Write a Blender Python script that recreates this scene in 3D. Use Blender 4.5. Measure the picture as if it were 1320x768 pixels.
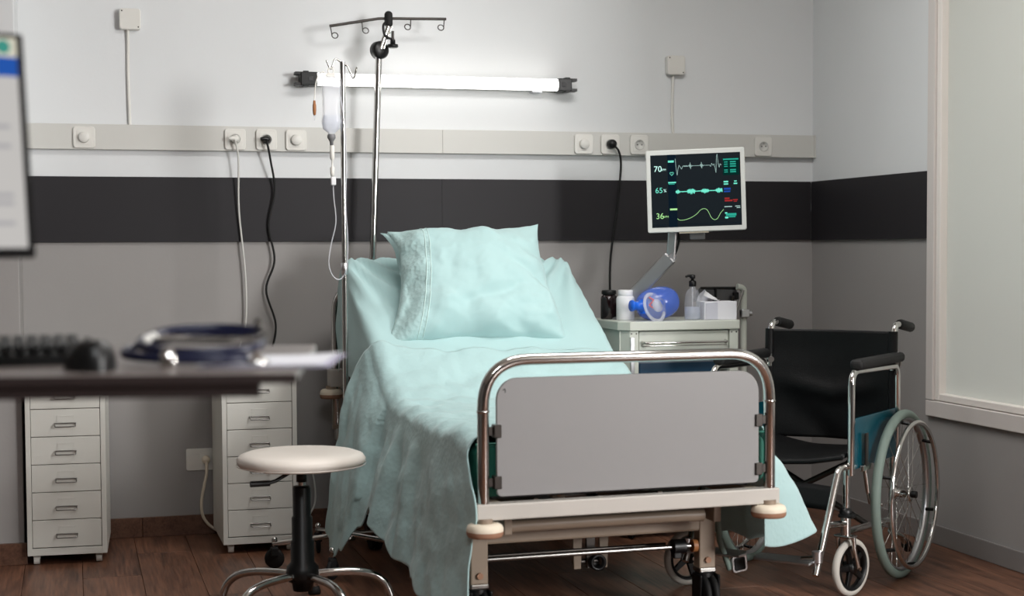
import bpy, bmesh, math, random
from mathutils import Vector, Matrix, noise
random.seed(7)
for o in list(bpy.data.objects): bpy.data.objects.remove(o)
scene = bpy.context.scene
COL = scene.collection
R = math.radians
PI = math.pi

# ------------------------------------------------------------------ camera
cam_d = bpy.data.cameras.new('camera'); cam = bpy.data.objects.new('camera', cam_d); COL.objects.link(cam)
def cam_matrix(yaw, pitch, roll, loc):
    f = Vector((math.sin(yaw)*math.cos(pitch), math.cos(yaw)*math.cos(pitch), -math.sin(pitch)))
    r = Vector((math.cos(yaw), -math.sin(yaw), 0)); d = f.cross(r)
    r2 = r*math.cos(roll)+d*math.sin(roll); d2 = -r*math.sin(roll)+d*math.cos(roll)
    m = Matrix((r2, -d2, -f)).transposed().to_4x4(); m.translation = loc
    return m
cam.matrix_world = cam_matrix(R(15.69), R(2.674), R(.297), (0, 0, 1.14))
cam_d.sensor_width = 36; cam_d.lens = 2020/1320*36; cam_d.shift_y = 31/1320
cam_d.clip_start = .05; cam_d.clip_end = 60
cam_d.dof.use_dof = True; cam_d.dof.focus_distance = 5.75; cam_d.dof.aperture_fstop = 3.0
scene.camera = cam

# ------------------------------------------------------------------ world, lights, exposure
world = bpy.data.worlds.new('world'); scene.world = world; world.use_nodes = True
wn = world.node_tree.nodes; wl = world.node_tree.links
bg = wn['Background']; bg.inputs['Strength'].default_value = 3.0
tc = wn.new('ShaderNodeTexCoord'); sx = wn.new('ShaderNodeSeparateXYZ'); rp = wn.new('ShaderNodeValToRGB')
wl.new(tc.outputs['Generated'], sx.inputs[0])
mr = wn.new('ShaderNodeMapRange'); mr.inputs[1].default_value = -1; mr.inputs[2].default_value = 1
wl.new(sx.outputs['Z'], mr.inputs[0]); wl.new(mr.outputs[0], rp.inputs[0])
rp.color_ramp.elements[0].position = .44; rp.color_ramp.elements[0].color = (.22, .21, .19, 1)
rp.color_ramp.elements[1].position = .58; rp.color_ramp.elements[1].color = (.95, .98, 1.0, 1)
wl.new(rp.outputs[0], bg.inputs['Color'])

def area(name, loc, target, sx_, sy_, power, col=(1, 1, 1)):
    l = bpy.data.lights.new(name, 'AREA'); l.shape = 'RECTANGLE'; l.size = sx_; l.size_y = sy_
    l.energy = power; l.color = col
    o = bpy.data.objects.new(name, l); COL.objects.link(o); o.location = loc
    o.rotation_euler = (Vector(target)-Vector(loc)).to_track_quat('-Z', 'Y').to_euler()
    return o
area('key_area_light', (4.9, -1.2, 2.0), (1.2, 6.0, 1.2), 1.3, 1.3, 260, (1, .99, .98))  # added soft key lamp out of view at the right; no window stands here
area('ceiling_panel_light', (1.7, 4.3, 2.86), (1.7, 4.3, 0), 1.4, .7, 36, (1, .98, .96))
area('ceiling_panel_light_front', (.3, .6, 2.86), (.3, .6, 0), 1.2, .6, 45, (.95, .98, 1))

vs = scene.view_settings
vs.view_transform = 'Standard'; vs.look = 'None'; vs.exposure = 0.36; vs.gamma = 1.0; vs.use_curve_mapping = False

# ------------------------------------------------------------------ materials
def s2l(c):
    return tuple(((x/12.92) if x <= .04045 else ((x+.055)/1.055)**2.4) for x in [v/255 for v in c])
MATS = {}
def mat(name, rgb, rough=.5, metal=0, spec=.5, trans=0, ior=1.45, emit=None, estr=1, alpha=1,
        var=0, vscale=6, bump=0, bscale=80, stretch=None, coat=0, sheen=0, sss=0, bdist=.002):
    m = bpy.data.materials.new(name); m.use_nodes = True
    nt = m.node_tree; b = nt.nodes['Principled BSDF']
    c = s2l(rgb)
    b.inputs['Base Color'].default_value = (*c, 1); b.inputs['Roughness'].default_value = rough
    b.inputs['Metallic'].default_value = metal; b.inputs['Specular IOR Level'].default_value = spec
    b.inputs['Transmission Weight'].default_value = trans; b.inputs['IOR'].default_value = ior
    b.inputs['Alpha'].default_value = alpha; b.inputs['Coat Weight'].default_value = coat
    b.inputs['Sheen Weight'].default_value = sheen
    if emit: b.inputs['Emission Color'].default_value = (*s2l(emit), 1); b.inputs['Emission Strength'].default_value = estr
    t = nt.nodes.new('ShaderNodeTexCoord'); mp = nt.nodes.new('ShaderNodeMapping')
    nt.links.new(t.outputs['Object'], mp.inputs['Vector'])
    if stretch: mp.inputs['Scale'].default_value = stretch
    if var:
        n = nt.nodes.new('ShaderNodeTexNoise'); n.inputs['Scale'].default_value = vscale; n.inputs['Detail'].default_value = 5
        nt.links.new(mp.outputs[0], n.inputs['Vector'])
        mx = nt.nodes.new('ShaderNodeMix'); mx.data_type = 'RGBA'
        mx.inputs['A'].default_value = (*[max(0, v*(1-var)) for v in c], 1); mx.inputs['B'].default_value = (*[min(1, v*(1+var)) for v in c], 1)
        nt.links.new(n.outputs['Fac'], mx.inputs['Factor']); nt.links.new(mx.outputs['Result'], b.inputs['Base Color'])
    if bump:
        n = nt.nodes.new('ShaderNodeTexNoise'); n.inputs['Scale'].default_value = bscale; n.inputs['Detail'].default_value = 4
        nt.links.new(mp.outputs[0], n.inputs['Vector'])
        bp = nt.nodes.new('ShaderNodeBump'); bp.inputs['Strength'].default_value = bump; bp.inputs['Distance'].default_value = bdist
        nt.links.new(n.outputs['Fac'], bp.inputs['Height']); nt.links.new(bp.outputs[0], b.inputs['Normal'])
    MATS[name] = m
    return m

mat('chrome', (205, 203, 200), .12, 1)
mat('steel', (150, 148, 145), .28, 1)
mat('alu', (205, 206, 208), .32, 1)
mat('dark_metal', (70, 66, 63), .35, .8)
mat('black_plastic', (10, 10, 11), .4)
mat('black_rubber', (14, 14, 14), .7)
mat('black_gloss', (10, 10, 11), .15)
mat('black_vinyl', (10, 10, 11), .5, spec=.3, bump=.25, bscale=220, var=.25, vscale=14)
mat('white_plastic', (222, 220, 214), .38)
mat('trunking', (205, 204, 199), .45)
mat('cab_white', (208, 207, 200), .42, var=.03, vscale=3)
mat('cart_white', (206, 210, 200), .35)
mat('laminate', (144, 143, 143), .32, var=.025, vscale=5)
mat('bar_white', (192, 187, 180), .4, var=.05, vscale=8)
mat('beige_metal', (146, 130, 114), .42, var=.12, vscale=9)
mat('bumper', (226, 214, 194), .55, var=.08, vscale=20)
mat('bumper_side', (160, 120, 96), .7)
mat('leather_white', (228, 220, 211), .42, bump=.12, bscale=150)
mat('tire_green', (122, 138, 130), .6)
mat('tire_grey', (188, 184, 176), .6)
mat('teal', (6, 70, 84), .25)
mat('mattress_green', (32, 104, 88), .6)
mat('cloth', (172, 203, 203), .8, bump=.12, bscale=260, sheen=.2, var=.03, vscale=4)
mat('panel_dark', (36, 34, 37), .55, spec=.35, bump=.08, bscale=300, var=.06, vscale=3)
mat('paper', (226, 226, 232), .7)
mat('paper_lavender', (184, 180, 202), .6)
mat('card_pale', (200, 201, 212), .7)
mat('navy', (16, 20, 46), .3)
mat('amber', (26, 9, 12), .12, coat=.6)
mat('bottle_white', (226, 226, 228), .35)
mat('gel', (208, 216, 234), .15, alpha=.38)
mat('clear', (232, 236, 244), .1, alpha=.16)
mat('clear_soft', (238, 240, 246), .2, alpha=.36)
mat('blue_bag', (84, 120, 220), .15, alpha=.6)
mat('blue', (32, 104, 222), .28)
mat('red', (210, 42, 70), .4)
mat('orange', (158, 104, 62), .5)
mat('blue_tray', (34, 70, 98), .35)
mat('grey_plastic', (120, 120, 122), .45)
mat('monitor_shell', (214, 216, 212), .38)
mat('screen_black', (6, 9, 12), .45, spec=.15, emit=(9, 17, 22), estr=1.0)
mat('desk_top', (112, 103, 99), .35, var=.12, vscale=3, stretch=(1, 8, 8))
mat('desk_edge', (38, 29, 28), .5, var=.2, vscale=4, stretch=(1, 8, 8))
mat('dark_grey', (52, 52, 54), .5)
mat('tray_grey', (96, 96, 98), .35, .4)
mat('skirting_grey', (128, 124, 122), .5)
mat('frame_white', (214, 208, 204), .45, var=.05, vscale=6)
mat('bead_white', (238, 232, 226), .45)
mat('glow_tube', (255, 255, 255), .3, emit=(255, 253, 248), estr=3.8)
m = mat('frosted', (226, 227, 222), .55); nt = m.node_tree; b_ = nt.nodes['Principled BSDF']
tl = nt.nodes.new('ShaderNodeBsdfTranslucent'); tl.inputs[0].default_value = (.86, .87, .84, 1); ms_ = nt.nodes.new('ShaderNodeMixShader'); ms_.inputs[0].default_value = .45
nt.links.new(b_.outputs[0], ms_.inputs[1]); nt.links.new(tl.outputs[0], ms_.inputs[2]); nt.links.new(ms_.outputs[0], nt.nodes['Material Output'].inputs['Surface'])
def emis(name, rgb, st=1):
    return mat(name, (0, 0, 0), .6, emit=rgb, estr=st, spec=0)
emis('e_white', (190, 235, 225), 1.1); emis('e_cyan', (110, 222, 196), .9); emis('e_green', (168, 226, 150), .9)
emis('e_band', (12, 24, 34), 1); emis('e_dgreen', (8, 44, 40), .8); emis('e_teal', (40, 150, 130), 1)
emis('e_blue', (34, 74, 160), .8); emis('e_red', (160, 44, 44), .8); emis('e_pale', (160, 190, 185), .9)
emis('p_page', (186, 183, 180), .85); emis('p_top', (190, 186, 170), 1); emis('p_blue', (36, 80, 158), .9)
emis('p_logo', (58, 130, 118), 1); emis('p_text', (150, 148, 150), 1)

def wall_mat(name, up, low, split):
    m = mat(name, up, .75, bump=.12, bscale=90)
    nt = m.node_tree; b = nt.nodes['Principled BSDF']
    g = nt.nodes.new('ShaderNodeNewGeometry'); s = nt.nodes.new('ShaderNodeSeparateXYZ'); nt.links.new(g.outputs['Position'], s.inputs[0])
    c = nt.nodes.new('ShaderNodeMath'); c.operation = 'GREATER_THAN'; c.inputs[1].default_value = split
    nt.links.new(s.outputs['Z'], c.inputs[0])
    n = nt.nodes.new('ShaderNodeTexNoise'); n.inputs['Scale'].default_value = 1.7; n.inputs['Detail'].default_value = 4
    nt.links.new(g.outputs['Position'], n.inputs['Vector'])
    mx = nt.nodes.new('ShaderNodeMix'); mx.data_type = 'RGBA'
    mx.inputs['A'].default_value = (*s2l(low), 1); mx.inputs['B'].default_value = (*s2l(up), 1)
    nt.links.new(c.outputs[0], mx.inputs['Factor'])
    v = nt.nodes.new('ShaderNodeMapRange'); v.inputs[3].default_value = .95; v.inputs[4].default_value = 1.05; nt.links.new(n.outputs['Fac'], v.inputs[0])
    h = nt.nodes.new('ShaderNodeMix'); h.data_type = 'RGBA'; h.blend_type = 'MULTIPLY'; h.inputs['Factor'].default_value = 1
    nt.links.new(mx.outputs['Result'], h.inputs['A']); nt.links.new(v.outputs[0], h.inputs['B'])
    nt.links.new(h.outputs['Result'], b.inputs['Base Color'])
    return m
wall_mat('wall_paint', (222, 224, 225), (152, 149, 147), 1.3)
mat('wall_grey', (104, 101, 98), .8, bump=.1, bscale=80)

def wood_mat(name, dark, light, rough=.38, sc=1.0):
    m = mat(name, light, rough); nt = m.node_tree; b = nt.nodes['Principled BSDF']
    t = nt.nodes.new('ShaderNodeTexCoord'); oi = nt.nodes.new('ShaderNodeObjectInfo')
    ad = nt.nodes.new('ShaderNodeVectorMath'); ad.operation = 'ADD'
    mu = nt.nodes.new('ShaderNodeMath'); mu.operation = 'MULTIPLY'; mu.inputs[1].default_value = 57.0
    nt.links.new(oi.outputs['Random'], mu.inputs[0]); nt.links.new(t.outputs['Object'], ad.inputs[0]); nt.links.new(mu.outputs[0], ad.inputs[1])
    mp = nt.nodes.new('ShaderNodeMapping'); mp.inputs['Scale'].default_value = (9*sc, 1.1*sc, 9*sc); nt.links.new(ad.outputs[0], mp.inputs['Vector'])
    n1 = nt.nodes.new('ShaderNodeTexNoise'); n1.inputs['Scale'].default_value = 2.2; n1.inputs['Detail'].default_value = 8; n1.inputs['Distortion'].default_value = 1.2
    nt.links.new(mp.outputs[0], n1.inputs['Vector'])
    mp2 = nt.nodes.new('ShaderNodeMapping'); mp2.inputs['Scale'].default_value = (60*sc, 2.5*sc, 60*sc); nt.links.new(ad.outputs[0], mp2.inputs['Vector'])
    n2 = nt.nodes.new('ShaderNodeTexNoise'); n2.inputs['Scale'].default_value = 2.0; n2.inputs['Detail'].default_value = 6; nt.links.new(mp2.outputs[0], n2.inputs['Vector'])
    r = nt.nodes.new('ShaderNodeValToRGB'); r.color_ramp.elements[0].position = .33; r.color_ramp.elements[1].position = .67
    r.color_ramp.elements[0].color = (*s2l(dark), 1); r.color_ramp.elements[1].color = (*s2l(light), 1)
    mx = nt.nodes.new('ShaderNodeMath'); mx.operation = 'MULTIPLY_ADD'; mx.inputs[1].default_value = .45
    sb = nt.nodes.new('ShaderNodeMath'); sb.operation = 'MULTIPLY'; sb.inputs[1].default_value = .55; nt.links.new(n1.outputs['Fac'], sb.inputs[0])
    nt.links.new(n2.outputs['Fac'], mx.inputs[0]); nt.links.new(sb.outputs[0], mx.inputs[2]); nt.links.new(mx.outputs[0], r.inputs[0])
    hv = nt.nodes.new('ShaderNodeHueSaturation'); v = nt.nodes.new('ShaderNodeMapRange'); v.inputs[3].default_value = .88; v.inputs[4].default_value = 1.1
    nt.links.new(oi.outputs['Random'], v.inputs[0]); nt.links.new(v.outputs[0], hv.inputs['Value']); nt.links.new(r.outputs[0], hv.inputs['Color'])
    nt.links.new(hv.outputs[0], b.inputs['Base Color'])
    bp = nt.nodes.new('ShaderNodeBump'); bp.inputs['Strength'].default_value = .25; bp.inputs['Distance'].default_value = .001
    nt.links.new(n2.outputs['Fac'], bp.inputs['Height']); nt.links.new(bp.outputs[0], b.inputs['Normal'])
    return m
wood_mat('floor_wood', (62, 38, 27), (136, 94, 72))
wood_mat('skirting_wood', (74, 48, 37), (112, 80, 62))
mat('grout', (84, 58, 46), .8)

def embroid(name, rgb, scale, strength):
    m = mat(name, rgb, .85, sheen=.2); nt = m.node_tree; b = nt.nodes['Principled BSDF']
    t = nt.nodes.new('ShaderNodeTexCoord'); v = nt.nodes.new('ShaderNodeTexVoronoi'); v.inputs['Scale'].default_value = scale
    n = nt.nodes.new('ShaderNodeTexNoise'); n.inputs['Scale'].default_value = scale*.8; n.inputs['Detail'].default_value = 3
    nt.links.new(t.outputs['Object'], v.inputs['Vector']); nt.links.new(t.outputs['Object'], n.inputs['Vector'])
    a = nt.nodes.new('ShaderNodeMath'); a.operation = 'ADD'; nt.links.new(v.outputs['Distance'], a.inputs[0]); nt.links.new(n.outputs['Fac'], a.inputs[1])
    bp = nt.nodes.new('ShaderNodeBump'); bp.inputs['Strength'].default_value = strength; bp.inputs['Distance'].default_value = .004
    nt.links.new(a.outputs[0], bp.inputs['Height']); nt.links.new(bp.outputs[0], b.inputs['Normal'])
embroid('cloth_emb', (176, 206, 205), 60, .55)
embroid('cloth_blanket', (172, 202, 202), 60, .22)
mat('lace', (196, 220, 217), .85, bump=.6, bscale=300)

# ------------------------------------------------------------------ mesh helpers
class MB:
    def __init__(s): s.v = []; s.f = []; s.sm = []
    def add(s, vs_, fs, smooth=True, M=None):
        o = len(s.v)
        s.v += [tuple(M @ Vector(p)) if M else tuple(p) for p in vs_]
        s.f += [tuple(i+o for i in f) for f in fs]; s.sm += [smooth]*len(fs)
        return s
    def bm(s, b, smooth=False, M=None):
        b.verts.ensure_lookup_table(); b.verts.index_update()
        s.add([v.co.copy() for v in b.verts], [[v.index for v in f.verts] for f in b.faces], smooth, M); b.free(); return s
    def box(s, c, d, bev=0, M=None, seg=2):
        b = bmesh.new(); bmesh.ops.create_cube(b, size=1)
        bmesh.ops.scale(b, vec=d, verts=b.verts)
        if bev: bmesh.ops.bevel(b, geom=b.edges[:], offset=min(bev, min(d)*.49), segments=seg, affect='EDGES', profile=.5)
        T = Matrix.Translation(c)
        return s.bm(b, False, (M @ T) if M else T)
    def bounds(s, x0, x1, y0, y1, z0, z1, bev=0, M=None):
        return s.box(((x0+x1)/2, (y0+y1)/2, (z0+z1)/2), (abs(x1-x0), abs(y1-y0), abs(z1-z0)), bev, M)
    def tube(s, pts, r, n=10, closed=False, caps=True, M=None):
        pts = [Vector(p) for p in pts]; m = len(pts); rr = r if isinstance(r, (list, tuple)) else [r]*m
        vs_, fs = [], []
        tang = []
        for i in range(m):
            a = pts[(i-1) % m] if (closed or i > 0) else pts[i]; b = pts[(i+1) % m] if (closed or i < m-1) else pts[i]
            tang.append((b-a).normalized())
        up = Vector((0, 0, 1)) if abs(tang[0].z) < .9 else Vector((1, 0, 0))
        nrm = tang[0].cross(up).normalized()
        for i in range(m):
            t = tang[i]; nrm = (nrm-t*nrm.dot(t)).normalized(); bi = t.cross(nrm)
            for k in range(n):
                a = 2*PI*k/n; vs_.append(pts[i]+(nrm*math.cos(a)+bi*math.sin(a))*rr[i])
        for i in range(m if closed else m-1):
            j = (i+1) % m
            for k in range(n): fs.append((i*n+k, i*n+(k+1) % n, j*n+(k+1) % n, j*n+k))
        s.add(vs_, fs, True, M)
        if caps and not closed:
            s.add(vs_[:n], [tuple(range(n-1, -1, -1))], False, M); s.add(vs_[-n:], [tuple(range(n))], False, M)
        return s
    def cyl(s, a, b, r, n=16, M=None, r2=None): return s.tube([a, b], [r, r if r2 is None else r2], n, M=M)
    def lathe(s, prof, n=24, M=None, smooth=True, caps=True):
        vs_, fs = [], []
        for (r, z) in prof:
            for k in range(n):
                a = 2*PI*k/n; vs_.append((r*math.cos(a), r*math.sin(a), z))
        for i in range(len(prof)-1):
            for k in range(n): fs.append((i*n+k, i*n+(k+1) % n, (i+1)*n+(k+1) % n, (i+1)*n+k))
        s.add(vs_, fs, smooth, M)
        if caps:
            if prof[0][0] > 1e-5: s.add(vs_[:n], [tuple(range(n-1, -1, -1))], False, M)
            if prof[-1][0] > 1e-5: s.add(vs_[-n:], [tuple(range(n))], False, M)
        return s
    def torus(s, R0, r, M=None, n=48, k=10, a0=0, a1=2*PI):
        full = abs(a1-a0-2*PI) < 1e-6; m = n if full else n+1
        pts = [(R0*math.cos(a0+(a1-a0)*i/n), R0*math.sin(a0+(a1-a0)*i/n), 0) for i in range(m)]
        return s.tube(pts, r, k, closed=full, M=M)
    def prism(s, out, d, M=None, bev=0):
        b = bmesh.new(); f = b.faces.new([b.verts.new((x, y, 0)) for x, y in out])
        e = bmesh.ops.extrude_face_region(b, geom=[f]); bmesh.ops.translate(b, vec=(0, 0, d), verts=[g for g in e['geom'] if isinstance(g, bmesh.types.BMVert)])
        bmesh.ops.recalc_face_normals(b, faces=b.faces)
        if bev:
            ed = [x for x in b.edges if abs(x.verts[0].co.z-x.verts[1].co.z) < 1e-6]
            bmesh.ops.bevel(b, geom=ed, offset=bev, segments=2, affect='EDGES', profile=.5)
        return s.bm(b, False, M)
    def grid(s, fn, nu, nv, M=None):
        vs_ = [fn(i/nu, j/nv) for j in range(nv+1) for i in range(nu+1)]
        fs = [(j*(nu+1)+i, j*(nu+1)+i+1, (j+1)*(nu+1)+i+1, (j+1)*(nu+1)+i) for j in range(nv) for i in range(nu)]
        return s.add(vs_, fs, True, M)
    def mesh(s, name, m):
        me = bpy.data.meshes.new(name); me.from_pydata(s.v, [], s.f); me.polygons.foreach_set('use_smooth', s.sm)
        me.materials.append(MATS[m] if isinstance(m, str) else m); me.update()
        return me
    def build(s, name, m, parent=None, label=None):
        o = bpy.data.objects.new(name, s.mesh(name, m)); COL.objects.link(o)
        if parent: o.parent = parent
        if label: o['label'] = label
        return o
def fillet(pts, r, n=6, closed=False):
    pts = [Vector(p) for p in pts]; out = []; m = len(pts)
    for i, p in enumerate(pts):
        if not closed and i in (0, m-1): out.append(p); continue
        a = (pts[(i-1) % m]-p); b = (pts[(i+1) % m]-p); rr = r[i] if isinstance(r, (list, tuple)) else r
        an = a.angle(b)
        if rr <= 0 or an > PI-.02: out.append(p); continue
        d = min(rr/math.tan(an/2), a.length*.49, b.length*.49); p0 = p+a.normalized()*d; p1 = p+b.normalized()*d
        for k in range(n+1):
            t = k/n; out.append(p0*(1-t)**2+p*2*t*(1-t)+p1*t*t)
    return out
def spline(pts, n=8):
    P = [Vector(p) for p in pts]; P = [P[0]*2-P[1]]+P+[P[-1]*2-P[-2]]; out = []
    for i in range(1, len(P)-2):
        for k in range(n):
            t = k/n; a, b, c, d = P[i-1:i+3]
            out.append(.5*((2*b)+(c-a)*t+(2*a-5*b+4*c-d)*t*t+(3*b-a-3*c+d)*t**3))
    out.append(P[-2]); return out
def rrect(w, h, r, n=5, cx=0, cy=0):
    out = []
    for sx_, sy_, a0 in ((1, 1, 0), (-1, 1, 90), (-1, -1, 180), (1, -1, 270)):
        for k in range(n+1):
            a = R(a0+90*k/n); out.append((cx+sx_*(w/2-r)+r*math.cos(a), cy+sy_*(h/2-r)+r*math.sin(a)))
    return out
def rot(axis, deg): return Matrix.Rotation(R(deg), 4, axis)
def tr(*p): return Matrix.Translation(p)
ZX = rot('Y', 90)      # local z -> x
ZY = rot('X', 90)      # local z -> -y (faces the camera side)
def tag(o, label, cat, group=None):
    o['label'] = label; o['category'] = cat
    if group: o['group'] = group
    return o
def thing(name, label, cat, loc=(0, 0, 0), rz=0, group=None):
    o = bpy.data.objects.new(name, None); COL.objects.link(o); o.location = loc; o.rotation_euler = (0, 0, R(rz)); o.empty_display_size = .1
    return tag(o, label, cat, group)
def struct(name, mb, m, label=None, parent=None):
    o = mb.build(name, m, parent)
    if not parent: o['kind'] = 'structure'
    if label: o['label'] = label
    return o
def copy_tree(o, parent=None):
    c = o.copy(); COL.objects.link(c); c.parent = parent
    for ch in list(o.children): copy_tree(ch, c)
    return c

# ------------------------------------------------------------------ the room
WY = 6.375; WX = 3.184
fl = struct('floor', MB().bounds(-3.2, 6.2, -4.2, 6.5, -.12, -.006), 'grout', 'brown wood plank floor with narrow joints')
pw, pl = .2, 1.2
plank = MB().box((0, 0, 0), (pw-.0016, pl-.0016, .012), .0010).mesh('floor_plank', 'floor_wood')
def put_plank(me, x, y):
    o = bpy.data.objects.new('floor_plank', me); COL.objects.link(o); o.parent = fl; o.location = (x, y, -.006)
nx = 0
for i in range(-4, 18):
    x = -.18+pw*(i+.5)
    if x > 3.25: continue
    y = 6.41-((i*5) % 3)*.4
    if y < 6.4-.05:
        pass
    yy = 6.42-pl/2+((i*7) % 3)*.4
    while yy > 2.0:
        if yy-pl/2 < 6.41:
            top = min(yy+pl/2, 6.42)
            if top-(yy-pl/2) > pl-.01: put_plank(plank, x, yy)
            else:
                L = top-(yy-pl/2)
                me = MB().box((0, 0, 0), (pw-.0016, L-.0016, .012), .0010).mesh('floor_plank_cut', 'floor_wood'); put_plank(me, x, (top+yy-pl/2)/2)
        yy -= pl
# the floor beyond the view, behind and beside the camera: wide planks
big = MB().box((0, 0, 0), (.597, 2.097, .012), .0016).mesh('floor_board', 'floor_wood')
for i in range(16):
    for j in range(3):
        o = bpy.data.objects.new('floor_plank', big); COL.objects.link(o); o.parent = fl; o.location = (-2.9+.6*i, .76-2.1*j, -.006)
struct('wall_back', MB().bounds(-3.3, 6.3, WY, WY+.14, -.1, 2.95), 'wall_paint')
wr = MB()
WYT = 5.345; WZ0 = .525; WZ1 = 2.62; WY0 = 3.75
wr.bounds(WX, WX+.16, WYT, WY, -.1, 2.95); wr.bounds(WX, WX+.16, 3.2, WY0, -.1, 2.95)
wr.bounds(WX, WX+.16, WY0, WYT, -.1, WZ0); wr.bounds(WX, WX+.16, WY0, WYT, WZ1, 2.95)
struct('wall_right', wr, 'wall_paint')
struct('wall_left', MB().bounds(-3.3, -3.2, -4.2, WY, -.1, 2.95), 'wall_grey')
struct('wall_front', MB().bounds(-3.3, 6.3, -4.3, -4.2, -.1, 2.95), 'wall_grey')
struct('wall_far_right', MB().bounds(6.2, 6.3, -4.2, 3.2, -.1, 2.95), 'wall_grey')
struct('wall_return', MB().bounds(WX+.16, 6.3, 3.2, 3.34, -.1, 2.95), 'wall_paint')
struct('wall_pillar', MB().bounds(-.75, -.182, 5.945, WY, -.1, 2.95, .004), 'wall_paint')
struct('ceiling', MB().bounds(-3.3, 6.3, -4.3, 6.5, 2.9, 3.0), 'white_plastic')
# skirting
bb = struct('baseboard_back', MB().bounds(-.18, WX, WY-.006, WY, 0, .078), 'grout')
xs = [-.18, .255, 1.46, 2.66, WX-.002]
for a, b in zip(xs[:-1], xs[1:]):
    MB().bounds(a+.0015, b-.0015, WY-.014, WY-.001, 0, .08, .002).build('skirting_tile', 'skirting_wood', bb)
bp_ = struct('baseboard_pillar', MB().bounds(-.75, -.175, 5.938, 5.945, 0, .078), 'grout')
MB().bounds(-.75, -.172, 5.93, 5.944, 0, .08, .002).build('skirting_tile', 'skirting_wood', bp_)
struct('baseboard_right', MB().bounds(WX-.012, WX, 3.2, WY-.015, 0, .075, .003), 'skirting_grey')
# dark wall protection boards
t1 = struct('trim_1', MB().bounds(-.18, WX-.012, WY-.004, WY, 1.176, 1.429), 'panel_dark', 'charcoal wall band behind the bed')
for a, b in ((-.18, .655), (.6565, 1.488), (1.4883, WX-.014)):
    if a < 0: b = 1.488
    elif a < 1: continue
    MB().bounds(a, b-.0003, WY-.014, WY-.003, 1.174, 1.431, .0004).build('panel', 'panel_dark', t1)
t2 = struct('trim_2', MB().bounds(WX-.004, WX, 5.382, WY-.002, 1.176, 1.429), 'panel_dark', 'short charcoal wall band on the right wall')
MB().bounds(WX-.014, WX-.003, 5.378, WY-.015, 1.172, 1.431, .0015).build('panel', 'panel_dark', t2)
# frosted window in the right wall
w1 = bpy.data.objects.new('window_1', None); COL.objects.link(w1); w1['kind'] = 'structure'; w1['label'] = 'large frosted window in a white wooden frame'
yo, zo = 5.375, .49; fw = .05
def wf(name, y0, y1, z0, z1): MB().bounds(WX-.018, WX+.02, y0, y1, z0, z1, .003).build(name, 'frame_white', w1)
wf('window_frame', yo-fw, yo, zo+fw+.012, WZ1+.03); wf('window_frame', WY0-.03, WY0+fw-.03, zo+fw+.012, WZ1+.03)
wf('window_frame', WY0-.03, yo, zo, zo+fw+.0105); wf('window_frame', WY0-.03, yo, WZ1+.031, WZ1+.08)
def bead(y0, y1, z0, z1): MB().bounds(WX-.008, WX+.05, y0, y1, z0, z1, .004).build('window_bead', 'bead_white', w1)
bead(yo-fw-.032, yo-fw-.001, zo+fw+.013, WZ1); bead(WY0+fw, WY0+fw+.03, zo+fw+.013, WZ1); bead(WY0+fw+.031, yo-fw-.033, zo+fw+.013, zo+fw+.04)
MB().bounds(WX+.022, WX+.03, WY0+.03, yo-fw-.02, zo+fw+.02, WZ1).build('pane', 'frosted', w1)

# ------------------------------------------------------------------ wall trunking with switches and sockets
FY = WY-.032
t = thing('cable_trunking', 'long off-white plastic cable trunking running along the back wall', 'trunking', (0, WY, 1.585))
MB().bounds(-.178, WX-.006, -.022, 0, -.044, .044).build('back_channel', 'trunking', t)
for a, b in ((-.178, 1.4877), (1.4883, WX-.008)):
    MB().bounds(a, b, -.032, -.006, -.049, .049, .0012).build('cover', 'trunking', t)
MB().bounds(WX-.0075, WX-.0005, -.034, 0, -.05, .05, .001).build('end_cap', 'trunking', t)
def plate(kind, x, label, cat, z=1.582, y=FY, group=None):
    t = thing(kind, label, cat, (x, y, z), 0, group)
    MB().prism(rrect(.083, .083, .012), .009, ZY, .0025).build('cover_plate', 'white_plastic', t)
    MB().prism(rrect(.058, .058, .006), .0015, tr(0, -.009, 0) @ ZY, .0005).build('centre_plate', 'white_plastic', t)
    if kind == 'dimmer_switch':
        MB().lathe([(.0215, 0), (.021, .011), (.019, .0135), (.004, .0145), (0, .0145)], 28, tr(0, -.0105, 0) @ ZY).build('knob', 'white_plastic', t)
    else:
        MB().lathe([(.0225, .0002), (.0222, .004), (.0195, .004), (.0193, .0006), (0, .0006)], 28, tr(0, -.0105, 0) @ ZY, caps=False).build('socket_well', 'trunking', t)
        for dx in (-.0095, .0095): MB().cyl((dx, -.0118, 0), (dx, -.0105, 0), .003, 10).build('pin_hole', 'black_plastic', t)
        MB().cyl((0, -.0145, .012), (0, -.0105, .012), .0022, 8).build('earth_pin', 'steel', t)
    return t
plate('dimmer_switch', .057, 'round-knob dimmer switch at the left end of the trunking', 'switch')
plate('wall_socket', .638, 'wall socket on the trunking with the white plug in it', 'socket')
plate('wall_socket', .762, 'wall socket with a black plug left of the tube lamp', 'socket')
plate('dimmer_switch', .881, 'round-knob dimmer switch right beside the drip bag tube', 'switch')
plate('dimmer_switch', 2.10, 'round-knob dimmer switch beside the socket feeding the long black cord', 'switch')
plate('wall_socket', 2.219, 'wall socket with the round black plug left of the patient monitor', 'socket')
plate('wall_socket', 2.350, 'empty wall socket just above the left corner of the patient monitor', 'socket')
plate('wall_socket', 2.927, 'empty wall socket nearest the room corner', 'socket')

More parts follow.
